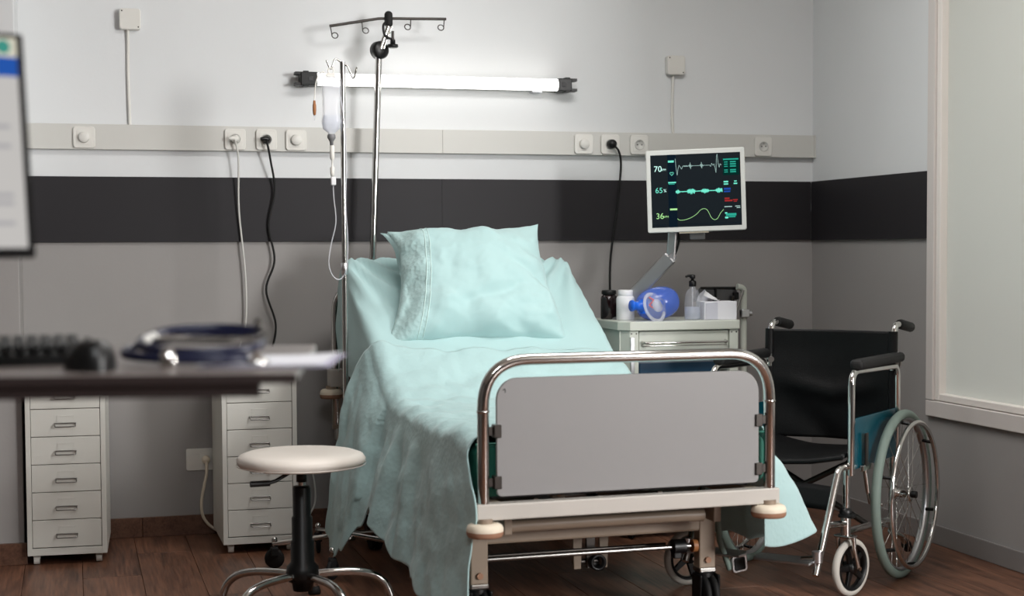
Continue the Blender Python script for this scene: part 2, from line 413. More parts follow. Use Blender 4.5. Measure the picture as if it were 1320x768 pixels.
def cord(name, label, plug_m, cord_m, x, z, pts, rad=.004, round_plug=False, y=FY):
    t = thing(name, label, 'power cord', (x, y-.012, z))
    if round_plug:
        MB().lathe([(.0185, 0), (.0195, .006), (.019, .026), (.014, .034), (0, .036)], 20, tr(0, .0, 0) @ ZY).build('plug', plug_m, t)
        st = (0, -.03, -.004)
    else:
        p = MB().lathe([(.017, 0), (.017, .01), (.011, .02), (.0085, .03), (0, .031)], 16, ZY)
        p.tube([(-.004, -.024, .002), (-.018, -.028, .001), (-.028, -.028, 0)], [.009, .0085, .006], 10); p.build('plug', plug_m, t)
        st = (-.004, -.03, -.004)
    MB().tube(spline([st]+[(a-x, b-(y-.012), c-z) for a, b, c in pts], 8), rad, 8).build('cord', cord_m, t)
    return t
cord('power_cord', 'thin white power cord hanging from the trunking down behind the drawers', 'white_plastic', 'trunking', .638, 1.582,
     [(.648, WY-.055, 1.5), (.650, WY-.03, 1.3), (.672, WY-.024, 1.05), (.672, WY-.022, .85), (.64, WY-.022, .7), (.66, WY-.02, .4), (.8, WY-.02, .25), (.885, WY-.02, .3), (.93, WY-.03, .24), (.94, WY-.05, .12), (.9, WY-.07, .045)], .0037)
cord('power_cord', 'wavy black power cord hanging from the trunking left of the drip stand', 'black_plastic', 'black_rubber', .762, 1.582,
     [(.775, WY-.055, 1.5), (.793, WY-.03, 1.38), (.768, WY-.025, 1.24), (.79, WY-.025, 1.1), (.755, WY-.025, .98), (.792, WY-.022, .84), (.77, WY-.022, .72), (.72, WY-.022, .55)], .0043)
cord('power_cord', 'long black power cord hanging down behind the brown bottle', 'black_plastic', 'black_rubber', 2.219, 1.582,
     [(2.25, WY-.06, 1.55), (2.262, WY-.05, 1.48), (2.25, WY-.03, 1.3), (2.222, WY-.03, 1.1), (2.215, WY-.04, .92), (2.215, WY-.05, .7), (2.2, WY-.05, .4)], .0046, True)
# junction boxes
def jbox(x, z, zb, label):
    t = thing('junction_box', label, 'junction box', (x, WY, z))
    MB().prism(rrect(.082, .082, .012), .034, ZY, .004).build('lid', 'white_plastic', t)
    for sx_, sz in ((-.031, .031), (.031, -.031)): MB().cyl((sx_, -.0345, sz), (sx_, -.0335, sz), .003, 8).build('screw', 'dark_metal', t)
    MB().tube(spline([(-.008, -.012, -.04), (-.008, -.007, -.1), (-.0095, -.006, -.22), (-.006, -.007, zb-z)]), .0062, 10).build('cable', 'white_plastic', t)
jbox(.238, 2.045, 1.635, 'white square junction box high on the wall at the left')
jbox(2.523, 1.926, 1.635, 'white square junction box above the patient monitor')
# low double socket
t = thing('double_socket', 'white double wall socket low on the wall between the drawers', 'socket', (.483, WY, .302))
MB().prism(rrect(.106, .088, .007), .008, ZY, .002).build('cover_plate', 'white_plastic', t)
for dx in (-.022, .024):
    MB().prism(rrect(.04, .046, .004), .002, tr(dx, -.008, 0) @ ZY, .0006).build('module', 'white_plastic', t)
t = thing('power_cord', 'cream power cord plugged into the low double socket', 'power cord', (.507, WY-.011, .302))
MB().lathe([(.016, 0), (.017, .012), (.012, .03), (0, .033)], 18, ZY).build('plug', 'bumper', t)
MB().tube(spline([(0, -.026, -.004), (0, -.03, -.05), (-.01, -.03, -.1), (-.022, -.03, -.17), (-.012, -.026, -.235), (.04, -.021, -.285), (.12, -.021, -.294)]), .006, 8).build('cord', 'bumper', t)

# ------------------------------------------------------------------ tube lamp
t = thing('tube_lamp', 'glowing white tube lamp with black ends above the bed', 'lamp', (1.473, WY-.05, 1.826))
def arc_strip(a0, a1, r_, nm, m_):
    MB().grid(lambda u, v: (-.51+1.017*u, -r_*math.cos(R(a0+(a1-a0)*v)), r_*math.sin(R(a0+(a1-a0)*v))), 8, 18).build(nm, m_, t)
arc_strip(-105, 105, .0245, 'tube', 'glow_tube'); arc_strip(104, 256, .0243, 'housing', 'white_plastic')
MB().bounds(-.5, .5, .018, .05, -.012, .012, .002).build('batten', 'white_plastic', t)
for s_, x0, x1 in ((-1, -.598, -.508), (1, .505, .588)):
    e = MB().bounds(min(x0+.024*(s_ < 0), x0), x1 if s_ < 0 else x1-.024, -.026, .05, -.027, .027, .004)
    if s_ < 0: e = MB().bounds(x0+.022, x1, -.026, .05, -.027, .027, .004)
    for dz in (-.021, .021): e.bounds(x0 if s_ < 0 else x1-.026, x0+.026 if s_ < 0 else x1, -.022, .02, dz-.006, dz+.006, .001)
    e.bounds((x0+x1)/2-.012, (x0+x1)/2+.01, -.025, .02, -.031, .031, .002)
    c = e.build('end_cap', 'black_plastic', t)
    MB().bounds((x0+x1)/2+s_*-.018-.009, (x0+x1)/2+s_*-.018+.009, -.0275, -.025, -.009, .009, .001).build('latch', 'dark_grey', c)
for x in (-.42, .42): MB().bounds(x-.022, x+.022, .005, .05, -.034, -.022, .003).build('clip', 'clear_soft', t)

# ------------------------------------------------------------------ drawer cabinets
def cabinet(label, loc, rz):
    t = thing('drawer_cabinet', label, 'cabinet', loc, rz)
    W, D, H = .28, .43, .69; z0 = .036
    b = MB()
    b.bounds(-W/2, -W/2+.0175, 0, D, z0, H, .0012); b.bounds(W/2-.0175, W/2, 0, D, z0, H, .0012)
    b.bounds(-W/2+.017, W/2-.017, .001, D, H-.018, H, .0012); b.bounds(-W/2+.017, W/2-.017, .001, D, z0, z0+.026, .0012)
    b.bounds(-W/2+.017, W/2-.017, D-.004, D, z0+.02, H-.01)
    b.build('body', 'cab_white', t)
    n = 6; p = (H-.02-(z0+.028))/n
    for k in range(n):
        zc = z0+.028+p*(k+.5)
        d = MB().bounds(-W/2+.019, W/2-.019, .0025, .02, zc-p/2+.0012, zc+p/2-.0012, .0015)
        d.bounds(-W/2+.022, W/2-.022, .02, D-.01, zc-p/2+.004, zc+p/2-.015)
        d = d.build('drawer', 'cab_white', t)
        h = fillet([(-.036, .003, zc-.002), (-.036, -.02, zc-.013), (.036, -.02, zc-.013), (.036, .003, zc-.002)], .006, 4)
        MB().tube(h, .0022, 8).cyl((-.038, -.0005, zc-.002), (.038, -.0005, zc-.002), .0022, 8).build('handle', 'steel', d)
        l = MB().bounds(-.03, .03, .001, .003, zc+.024, zc+.026).bounds(-.03, -.028, .001, .003, zc+.001, zc+.026).bounds(.028, .03, .001, .003, zc+.001, zc+.026)
        l.bounds(-.027, .027, .0018, .0028, zc+.001, zc+.024).build('label_holder', 'cab_white', d)
    for sx_ in (-1, 1):
        for y in (.035, D-.035):
            MB().cyl((sx_*(W/2-.03)-.01, y, .0165), (sx_*(W/2-.03)+.01, y, .0165), .0165, 16).bounds(sx_*(W/2-.03)-.012, sx_*(W/2-.03)+.012, y-.008, y+.012, .02, z0).build('caster', 'white_plastic', t)
    return t
cabinet('white metal drawer cabinet standing beside the wall pillar at the far left', (-.031, 5.89, 0), -3)
cabinet('white metal drawer cabinet standing behind the round stool', (.671, 5.903, 0), 0)

# ------------------------------------------------------------------ hospital bed
BED = (1.53, 4.2, 0); BR = 2.2
bed = thing('hospital_bed', 'hospital bed with chrome tube ends, grey foot panel and beige undercarriage', 'bed', BED, BR)
arch = fillet([(-.44, 0, .42), (-.44, 0, .832), (.44, 0, .832), (.44, 0, .42)], .135, 10)
ff = MB().tube(arch, .0165, 18)
ff = ff.build('foot_frame', 'chrome', bed)
for s_ in (-1, 1): MB().lathe([(.0168, -.004), (.0182, -.002), (.0182, .002), (.0168, .004)], 20, tr(s_*.44, 0, .69), caps=False).build('joint_ring', 'chrome', ff)
out = []
for cx, cz, r_, a0 in ((.402, .782, .062, 0), (-.402, .782, .062, 90), (-.402, .452, .014, 180), (.402, .452, .014, 270)):
    sx_ = 1 if cx > 0 else -1; sz = 1 if cz > .6 else -1
    for k in range(9):
        a = R(a0+90*k/8); out.append((cx-sx_*r_+r_*math.cos(a), cz-sz*r_+r_*math.sin(a)))
fp = MB().prism(out, .014, tr(0, .007, 0) @ ZY, .0015).build('foot_panel', 'laminate', bed)
MB().tube(spline([(-.385, -.0072, .748), (-.379, -.0072, .752), (-.377, -.0072, .745), (-.379, -.0072, .742)], 4), .0012, 6).build('scuff_mark', 'black_plastic', fp)
for s_ in (-1, 1):
    for z in (.635, .492):
        MB().bounds(s_*.39, s_*.412, -.014, .014, z-.018, z+.018, .002).bounds(s_*.405, s_*.43, -.006, .006, z-.012, z+.012, .001).build('clip', 'dark_metal', bed)
MB().bounds(-.465, .465, -.02, .02, .388, .434, .004).build('foot_crossbar', 'bar_white', bed)
def bumper(x, y, z, r_=.052):
    b = MB().lathe([(.0, .019), (r_*.75, .019), (r_*.93, .014), (r_, .004), (r_, -.002)], 32, tr(x, y, z)).build('bumper', 'bumper', bed)
    MB().lathe([(r_*.998, -.002), (r_*.99, -.012), (r_*.9, -.018), (0, -.019)], 32, tr(x, y, z)).build('bumper_base', 'bumper_side', b)
    MB().cyl((x, y, z+.018), (x, y, z+.032), .022, 16).build('bumper_stem', 'beige_metal', b)
bumper(.432, -.012, .368); bumper(-.44, -.012, .362)
# side rails and platform
for s_ in (-1, 1): MB().bounds(s_*.40-.02, s_*.40+.02, .02, 1.96, .392, .432, .003).build('side_rail', 'beige_metal', bed)
for k in range(7):
    y = .09+k*.14; MB().bounds(-.4, .4, y-.03, y+.03, .436, .45, .003).build('slat', 'dark_grey', bed)
ang = 32.5; BM = tr(0, 1.0, .443) @ rot('X', ang)
for s_ in (-1, 1): MB().bounds(s_*.39-.015, s_*.39+.015, .03, .9, -.026, 0, .003, BM).build('backrest_rail', 'beige_metal', bed)
for k in range(5):
    y = .12+k*.17; MB().bounds(-.39, .39, y-.03, y+.03, .001, .012, .003, BM).build('slat', 'dark_grey', bed)
for x in (-.15, .15): MB().cyl((x, 1.55, .3), (x, 1.6, .74), .018, 12).build('backrest_strut', 'steel', bed)
# undercarriage
LY = .30; LX = .37
MB().bounds(-LX-.0, LX+.0, LY-.02, LY+.025, .262, .312, .008).build('cross_beam', 'beige_metal', bed)
MB().bounds(-LX, LX, 1.66, 1.70, .262, .312, .008).build('cross_beam', 'beige_metal', bed)
MB().tube(fillet([(-.33, .16, .335), (-.27, .16, .337), (.24, .16, .337), (.30, .16, .335)], .02), .019, 14).build('lift_tube', 'beige_metal', bed)
for s_ in (-1, 1): MB().bounds(s_*.33-.012, s_*.33+.012, .12, .20, .318, .392, .003).build('lift_bracket', 'beige_metal', bed)
for s_ in (-1, 1):
    MB().bounds(s_*.24-.015, s_*.24+.015, .3, 1.68, .3, .34, .003).build('chassis_rail', 'beige_metal', bed)
    MB().tube([(s_*.2, .25, .385), (s_*.2, .95, .3)], .014, 10).build('lift_arm', 'beige_metal', bed)
    MB().tube([(s_*.13, .95, .385), (s_*.13, .42, .29)], .014, 10).build('lift_arm', 'dark_metal', bed)
def caster(x, y, zt, r_=.062, front=True):
    c = MB().bounds(x-.028, x+.028, y-.028, y+.028, zt-.016, zt, .004).build('caster', 'steel', bed)
    MB().cyl((x, y, zt-.016), (x, y, zt-.03), .03, 18).bounds(x-.035, x-.026, y-.045, y+.02, zt-.1, zt-.02, .006).bounds(x+.026, x+.035, y-.045, y+.02, zt-.1, zt-.02, .006).build('caster_fork', 'black_plastic', c)
    for dx in (-.0135, .0135):
        MB().lathe([(0, -.01), (r_*.8, -.01), (r_, -.006), (r_, .006), (r_*.8, .01), (0, .01)], 28, tr(x+dx, y-.012, r_) @ ZX).build('caster_wheel', 'black_rubber', c)
for y in (LY, 1.68):
    for s_ in (-1, 1):
        l = MB().prism([(-.027, .145), (.027, .145), (.027, .30), (.022, .315), (.01, .325), (-.01, .325), (-.022, .315), (-.027, .30)], .045, tr(s_*LX, y+.022, 0) @ ZY, .004).build('leg', 'beige_metal', bed)
        MB().cyl((s_*LX, y-.032, .172), (s_*LX, y-.02, .172), .0095, 14).build('bolt', 'bumper_side', l)
        caster(s_*LX, y, .147)
MB().cyl((-LX+.02, LY-.005, .215), (LX-.05, LY-.005, .215), .0075, 10).build('brake_rod', 'steel', bed)
MB().cyl((-LX+.02, LY+.19, .185), (LX-.05, LY+.19, .185), .006, 10).build('brake_rod', 'dark_metal', bed)
MB().cyl((LX-.11, LY-.005, .215), (LX-.07, LY-.005, .215), .024, 12).bounds(LX-.11, LX-.085, LY-.02, LY+.01, .18, .225, .003).build('brake_cam', 'black_plastic', bed)
MB().cyl((LX-.045, LY-.005, .215), (LX-.03, LY-.005, .215), .02, 14).build('brake_bush', 'orange', bed)
for dx in (-.045, .0, .045):
    MB().prism([(-.012, -.0), (.012, 0), (.02, .2), (-.02, .2)], .012, tr(.07+dx, .52, .12) @ ZY @ rot('Z', 0), .002).build('actuator_bracket', 'beige_metal' if dx else 'dark_metal', bed)
MB().cyl((.015, .525, .14), (.125, .525, .14), .010, 14).build('actuator_axle', 'dark_metal', bed)
MB().lathe([(.027, 0), (.027, .03), (.018, .03), (.018, .002), (0, .002)], 20, tr(.09, .52, .14) @ ZY).build('actuator_roller', 'black_plastic', bed)
MB().bounds(-.06, .08, .6, 1.2, .22, .29, .01).build('actuator', 'dark_grey', bed)
# head end
hz = 1.0
MB().tube(fillet([(-.455, 1.96, .45), (-.455, 1.96, hz), (.455, 1.96, hz), (.455, 1.96, .45)], .11, 10), .0165, 16).build('head_frame', 'chrome', bed)
for s_ in (-1, 1):
    MB().bounds(s_*.455-.03, s_*.455+.03, 1.93, 1.99, .60, .67, .006).build('head_socket', 'bar_white', bed)
    for z in (.93, .72): MB().bounds(s_*.43-.02, s_*.43+.02, 1.95, 1.97, z-.012, z+.012, .001).build('clip', 'dark_metal', bed)
MB().bounds(-.41, .41, 1.955, 1.967, .62, .95, .004).build('head_panel', 'laminate', bed)
MB().bounds(-.46, .46, 1.94, 1.98, .388, .434, .004).build('head_crossbar', 'bar_white', bed)
bumper(-.475, 1.955, .572, .045); bumper(.475, 1.955, .572, .045)
for s_ in (-1, 1): MB().bounds(s_*.455-.015, s_*.455+.015, 1.945, 1.975, .43, .6, .003).build('head_upright', 'beige_metal', bed)

# mattress and bedding share the bed's axes
def soft(y, y0=1.0, k=.055):
    u = (y-y0)/k
    return k*(u if u > 30 else math.log(1+math.exp(u)))
SL = math.tan(R(ang))
def zt(y): return .597+SL*soft(y)
mt = thing('mattress', 'green mattress with its head section raised, showing behind the foot panel', 'mattress', BED, BR)
def profile(y0, y1, n, off=0, th=.142, hw=.445, rnd=.03):
    b = MB(); ys = [y0+(y1-y0)*i/n for i in range(n+1)]; ring = []
    sec = []
    for cx, cz, a0 in ((hw-rnd, -rnd, 0), (-hw+rnd, -rnd, 90), (-hw+rnd, -th+rnd, 180), (hw-rnd, -th+rnd, 270)):
        for k in range(6):
            a = R(a0+90*k/5); sec.append((cx+rnd*math.cos(a), cz+rnd*math.sin(a)))
    m = len(sec); vs_ = []; fs = []
    for y in ys:
        sl = (zt(y+.01)-zt(y-.01))/.02; n_ = Vector((0, -sl, 1)).normalized()
        for (x, h) in sec: vs_.append((x, y+n_.y*(h+off), zt(y)+n_.z*(h+off)))
    for i in range(n):
        for k in range(m): fs.append((i*m+k, (i+1)*m+k, (i+1)*m+(k+1) % m, i*m+(k+1) % m))
    b.add(vs_, fs, True); b.add(vs_[:m], [tuple(range(m))], False); b.add(vs_[-m:], [tuple(range(m-1, -1, -1))], False)
    return b
mb = profile(.045, 1.765, 60, off=-.010).build('mattress_body', 'mattress_green', mt)
MB().tube([(-.447, .05, .592), (.447, .05, .592)], .004, 8).build('piping', 'mattress_green', mt)
# fitted sheet over the raised head of the mattress
def fsheet():
    b = MB(); y0, y1 = .98, 1.80; hw, th, rn = .459, .12, .04
    def fn(u, v):
        y = y0+(y1-y0)*v; dr_ = .06+.27*v; L = hw+rn*(PI/2-1)+dr_; s = (u-.5)*2*L; a = abs(s); sg = 1 if s > 0 else -1
        e = hw-rn; drop = 0
        if a <= e: x, h = a, 0
        elif a <= e+rn*PI/2: q = (a-e)/rn; x, h = e+rn*math.sin(q), -rn*(1-math.cos(q))
        else: x, h = hw, -rn; drop = a-e-rn*PI/2
        end = max(0, (v-.95)/.05); h -= .016*end**2.2
        px = s; py = (y-y1)
        r1 = math.hypot(px+.46, py); r2 = math.hypot(px-.46, py)
        w = .011*math.sin(24*math.atan2(py-.1, px+.5)+3*noise.noise((px*3, py*3, 1)))*math.exp(-(r1-.12)**2/.06)
        w += .011*math.sin(26*math.atan2(py-.1, px-.5)+3*noise.noise((px*3, py*3, 5)))*math.exp(-(r2-.15)**2/.07)
        w += .006*noise.noise((px*4, py*9, 2))+.004*noise.noise((px*11, py*13, 7))
        sl = (zt(y+.01)-zt(y-.01))/.02; n_ = Vector((0, -sl, 1)).normalized()
        off = max(.009+h+w*(1 if h > -.02 else .2), h-.004)
        wx = sg*(x+.004*noise.noise((y*6, a*4, 3))+(.018*math.sin(9*y+2*noise.noise((y*4, drop*5, 1)))*min(1, drop/.15)+.012*drop/.3))
        return (wx, y+n_.y*off, zt(y)+n_.z*off-drop)
    b.grid(fn, 110, 80); 
    # tucked end over the head edge
    def en(u, v):
        p = Vector(fn(u, 1)); sl = SL; d = Vector((0, sl, -1)).normalized()
        return p+Vector((0, .012*math.sin(min(1, v*2)*PI/2), 0))+Vector((0, .54, -.84))*(.1*v)
    b.grid(en, 110, 6)
    return b
fs_ = fsheet().build('fitted_sheet', 'cloth'); fs_.location = BED; fs_.rotation_euler = (0, 0, R(BR))
tag(fs_, 'smooth pale aqua fitted sheet stretched over the raised head of the mattress', 'bed sheet')

# blanket draped over both sides
def lerp(tab, x):
    if x <= tab[0][0]: return tab[0][1]
    for (a, b), (c, d) in zip(tab, tab[1:]):
        if x <= c:
            t_ = (x-a)/(c-a); t_ = t_*t_*(3-2*t_); return b+(d-b)*t_
    return tab[-1][1]
LD = [(.06, .53), (.15, .50), (.3, .46), (.5, .41), (.75, .385), (.88, .335), (.96, .30), (1.02, .40), (1.1, .53), (1.18, .60), (1.35, .66)]
RD = [(.06, .33), (.2, .345), (.34, .36), (.5, .38), (.8, .42), (1.3, .40)]
LF = [(.06, .03), (.2, .07), (.5, .10), (.9, .15), (1.05, .15), (1.2, .14), (1.35, .12)]
RF = [(.06, -.02), (.09, .02), (.24, .38), (.32, .38), (.5, .20), (.8, .10), (1.3, .08)]
def blanket(u, v, off=0):
    hw, rn = .462, .05; e = hw-rn
    lf = max(0, min(1, (.40-u)/.14)); y1 = 1.235+.015*math.sin(u*5)+.01*noise.noise((u*9, 1, 1))+.12*lf*lf*(3-2*lf)
    y = .075+(y1-.075)*v
    dl, dr = lerp(LD, y), lerp(RD, y)
    if u < .32: a = e+rn*PI/2+dl*(1-u/.32); sg = -1; d = dl*(1-u/.32); top = False
    elif u > .70: d = dr*(u-.70)/.30; a = e+rn*PI/2+d; sg = 1; top = False
    else:
        q = (u-.51)/.19; tot = e+rn*PI/2; a = abs(q)*tot; sg = 1 if q > 0 else -1; d = 0; top = True
    N = noise.noise
    s = sg*a
    # cloth relief on top
    cr = math.exp(-((y-.98-.05*s)/.045)**2)
    w = .014*N((s*3.5, y*4, 3))+.014*N((s*7+N((y*3, s*3, 1))*2, y*7, 8))+.007*N((s*17, y*16, 4))
    w += .0035*N((s*32, y*30, 14))+.010*abs(N((s*5+3, y*6, 11)))-.007*abs(N((s*8, y*11+s*4, 21)))
    w += .020*math.exp(-((y-.93+.04*s)/.03)**2)*(.5+.5*N((s*4, 2, 2)))-.010*cr
    w += .008*max(0, math.sin(22*(y*.8+s*.55)+2.5*N((s*4, y*4, 6))))*math.exp(-((y-.86)/.16)**2)*(1 if s < .1 else .4)
    z0 = zt(y)+.022+w+off
    if a <= e: x, z = a, z0
    else:
        q = min((a-e)/rn, PI/2); x, z = e+rn*math.sin(q), z0-rn*(1-math.cos(q))
    if d > 0:
        D = dl if sg < 0 else dr; fl_ = lerp(LF, y) if sg < 0 else lerp(RF, y)
        k = d/D; g = min(1, d/.18); g = g*g*(3-2*g)
        ph = 24*y+6.0*N((y*2.3, 1, sg*3))+1.5*N((y*5, d*2.5, 9))
        ampl = lerp([(.06, .12), (.3, .25), (.5, .8), (.75, 1.2), (.98, 1.0), (1.2, .5)], y)
        if sg > 0: ampl *= .3
        dec = 1-.45*k
        fold = (.016*math.sin(ph)*dec+.008*math.sin(ph*1.9+1.3+d*4)*dec)*g*ampl+(.010*N((y*5, d*4, 2))+.006*N((y*13, d*8, 2))+.004*N((y*26, d*14, 6))-.006*abs(N((y*11, d*5, 16))))*g
        if sg > 0: fold *= .2
        pw2 = .6 if sg > 0 else 1.1 if y < 1.05 else .65
        x += fl_*k**pw2*D/.5+fold
        z -= math.sqrt(max(.2, 1-(fl_*.9)**2))*d
        z += .004*N((y*9, d*9, 5))
        y += .010*math.cos(ph)*g*ampl
        if sg < 0: y -= (.075*g+.03*math.sin(PI*min(1, k*2.2)))*max(0, 1-v/.22)**1.3
    return (sg*x, y, max(z, .012))
bl = MB().grid(lambda u, v: blanket(u, v), 210, 170)
bl = bl.build('blanket', 'cloth_blanket')
sm = bl.modifiers.new('thickness', 'SOLIDIFY'); sm.thickness = .004; sm.offset = 1
bl.location = BED; bl.rotation_euler = (0, 0, R(BR))
tag(bl, 'pale aqua cotton blanket draped over the bed and hanging down its sides', 'blanket')

# pillow leaning on the raised head
pw_ = thing('pillow', 'plump pale aqua pillow with an embroidered end leaning on the raised bed head', 'pillow', BED, BR)
def pillow_pt(u, v, side, lift=0):
    # u,v in -1..1
    A, Bh, T = .288, .262, .125
    N = noise.noise
    x = A*u*(1-(.10 if u < 0 else .05)*(1-v*v)*u*u); y = Bh*v*(1-.10*(1-u*u)*v*v)
    t_ = T*max(0, 1-abs(u)**2.4)**.55*max(0, 1-abs(v)**2.4)**.55
    edge = min(1, t_/T*2.2)
    w = .018*N((u*1.8+3, v*2.0, side))*edge+.011*N((u*4, v*3.4, side+4))*edge-.010*abs(N((u*3+v*2, v*3-u, side+9)))*edge+.003*N((u*14, v*12, 3))*edge
    # gathers near the rims
    w += .014*math.sin(11*v+4*N((v*2, u*2, side)))*max(0, abs(u)-.6)/.4*edge
    w += .024*math.sin(9*u+4*N((u*2, v*2, side)))*max(0, -v-.15)/.85*edge
    w += .012*math.sin(10*u+5*N((u*2, 3, side)))*max(0, v-.5)/.5*edge
    w -= .020*math.exp(-((v+.45-.35*u)/.10)**2)*(.5+.5*math.sin(4*u+1))*edge
    w -= .016*math.exp(-((v-.1+.8*(u-.55))/.07)**2)*max(0, u)*edge
    z = side*(t_*(1.0 if side > 0 else .6)+.003+lift)+w
    x -= .085*((1-v)/2)**1.6*((1-u)/2)-.014*((1+v)/2)*((1-u)/2)-.03*((1-v)/2)**2*((1+u)/2)**2
    cu = abs(u)*abs(v)
    x *= 1+.05*cu**5; y *= 1+.05*cu**5
    z += -.035*cu**4*(1 if u*v < 0 else .2)
    if v < -.7: y += .018*N((u*3, 1, 2))*(-v-.7)/.3
    return Vector((x, y, z))
PM = tr(-.025, 1.475, 1.006) @ rot('Z', -3) @ rot('X', 55) @ rot('Z', 1.5)
def pgrid(u0, u1, nu, nv, lift=0, sides=(1, -1)):
    b = MB()
    for sd in sides:
        b.grid(lambda a, c: PM @ pillow_pt(u0+(u1-u0)*a, -1+2*c, sd, lift), nu, nv)
    return b
pgrid(-.60, 1, 60, 60).build('pillowcase', 'cloth', pw_)
pgrid(-1, -.60, 24, 60, .001).build('embroidered_hem', 'cloth_emb', pw_, 'embroidered pale aqua pillowcase hem')
for uu in (-.60, -.66): 
    MB().tube([PM @ (pillow_pt(uu, -1+2*k/50, 1, .001)) for k in range(51)], .0019, 6).build('lace_trim', 'lace', pw_, 'white lace line along the hem')
def flap(a, c):
    p = pillow_pt(-1+.02, -1+2*c, 1); v = -1+2*c
    wv = .012*math.sin(7*v+1)+.008*noise.noise((v*5, a*2, 1))
    return PM @ Vector((p.x-a*(.004+.026*abs(v)**2.5), p.y*(1+.05*a), p.z-.01+a*(wv-.03)))
MB().grid(flap, 8, 50).build('open_flap', 'cloth', pw_)

# ------------------------------------------------------------------ lifting pole with infusion hooks
t = thing('infusion_pole', 'tall chrome pole behind the bed head with four ring hooks on a bent bar', 'pole', (1.155, 6.225, 0))
PB = Vector((0, 0, 0))
def q(x, z, y=0): return (x-1.155, y, z)
MB().cyl(q(1.14, .40), q(1.2, 1.905), .0137, 18).build('pole', 'chrome', t)
MB().bounds(-.04, .02, -.02, .02, .395, .43, .004).build('pole_socket', 'beige_metal', t)
MB().lathe([(0, -.022), (.03, -.022), (.036, -.014), (.036, .014), (.03, .022), (0, .022)], 28, tr(1.202-1.155, -.004, 1.936) @ rot('Z', 20) @ ZY).build('tilt_joint', 'black_plastic', t)
MB().cyl(q(1.203, 1.94, -.02), q(1.236, 2.03, -.02), .009, 12).cyl(q(1.217, 1.94, -.02), q(1.25, 2.03, -.02), .004, 10).build('short_arm', 'chrome', t)
hb = MB().tube(fillet([q(1.003, 2.026), q(1.20, 2.062), q(1.24, 2.064), q(1.478, 2.070)], .05), .0058, 10).build('hook_bar', 'dark_metal', t)
MB().box((1.24-1.155, -.006, 2.06), (.033, .034, .066), .0155, None, 4).build('bar_clamp', 'black_rubber', t)
MB().tube(spline([q(1.228, 2.05, -.02), q(1.214, 2.03, -.03), q(1.218, 1.995, -.034), q(1.24, 1.98, -.034), q(1.256, 1.982, -.034)]), .0048, 8).build('clamp_bracket', 'black_plastic', t)
MB().cyl(q(1.251, 2.01, -.034), q(1.251, 1.955, -.034), .0055, 10).build('clamp_screw', 'dark_metal', t)
MB().lathe([(.01, .024), (.011, .006), (.021, .005), (.022, -.005), (.016, -.009), (0, -.009)], 20, tr(1.251-1.155, -.034, 1.952)).build('clamp_knob', 'black_plastic', t)
for x, z, L, dx in ((1.006, 2.027, .034, .006), (1.133, 2.050, .034, .003), (1.332, 2.066, .03, -.001), (1.470, 2.070, .032, -.002)):
    h = MB().tube([q(x, z), q(x+dx, z-L)], .0022, 8); sg = 1 if x < 1.2 else -1
    c = Vector(q(x+dx+sg*.012, z-L-.003)); h.torus(.012, .0022, tr(*c) @ rot('X', 72) , 24, 8)
    h.build('ring_hook', 'dark_metal', hb)

# ------------------------------------------------------------------ drip stand with infusion bag
SX, SY = .945, 5.585
t = thing('drip_stand', 'slim chrome drip stand on casters beside the bed head', 'stand', (SX, SY, 0))
MB().cyl((0, 0, .12), (0, 0, 1.81), .0098, 16).build('pole', 'chrome', t)
MB().lathe([(.0102, -.021), (.0135, -.02), (.0135, .02), (.0102, .021)], 18, tr(0, 0, 1.072), caps=False).build('collar', 'alu', t)
HK = MB()
for s_ in (-1, 1):
    d = Vector((math.cos(R(-14)), math.sin(R(-14)), 0))*s_
    if s_ < 0: pts = [(0, 0, 1.805), d*.022+Vector((0, 0, 1.822)), d*.030+Vector((0, -.004, 1.815)), d*.040+Vector((0, -.006, 1.785)), d*.046+Vector((0, -.006, 1.785)), d*.058+Vector((0, -.006, 1.815))]
    else: pts = [(0, 0, 1.805), d*.018+Vector((0, 0, 1.795)), d*.026+Vector((0, -.004, 1.775)), d*.034+Vector((0, -.006, 1.752)), d*.04+Vector((0, -.006, 1.752)), d*.05+Vector((0, -.006, 1.79))]
    MB().tube(fillet(pts, .006, 3), .0034, 8).build('hook', 'chrome', t)
MB().lathe([(0, .09), (.028, .09), (.03, .1), (.022, .125), (.014, .135), (0, .135)], 20).build('hub', 'steel', t)
for k in range(5):
    a = R(177+72*k); d = Vector((math.cos(a), math.sin(a), 0))
    l = MB().tube([d*.02+Vector((0, 0, .112)), d*.27+Vector((0, 0, .088))], .0095, 10).build('leg', 'chrome', t)
    p = d*.262
    MB().cyl(p+Vector((0, 0, .07)), p+Vector((0, 0, .108)), .006, 10).lathe([(.011, 0), (.011, .008), (.005, .014), (0, .014)], 14, tr(p.x, p.y, .1)).build('caster_pin', 'chrome', l)
    MB().lathe([(0, -.008), (.03, -.008), (.036, -.004), (.036, .004), (.03, .008), (0, .008)], 22, tr(p.x, p.y, .036) @ rot('Z', math.degrees(a)+70) @ ZX).bounds(p.x-.014, p.x+.014, p.y-.016, p.y+.016, .042, .078, .006).build('caster', 'black_rubber', l)
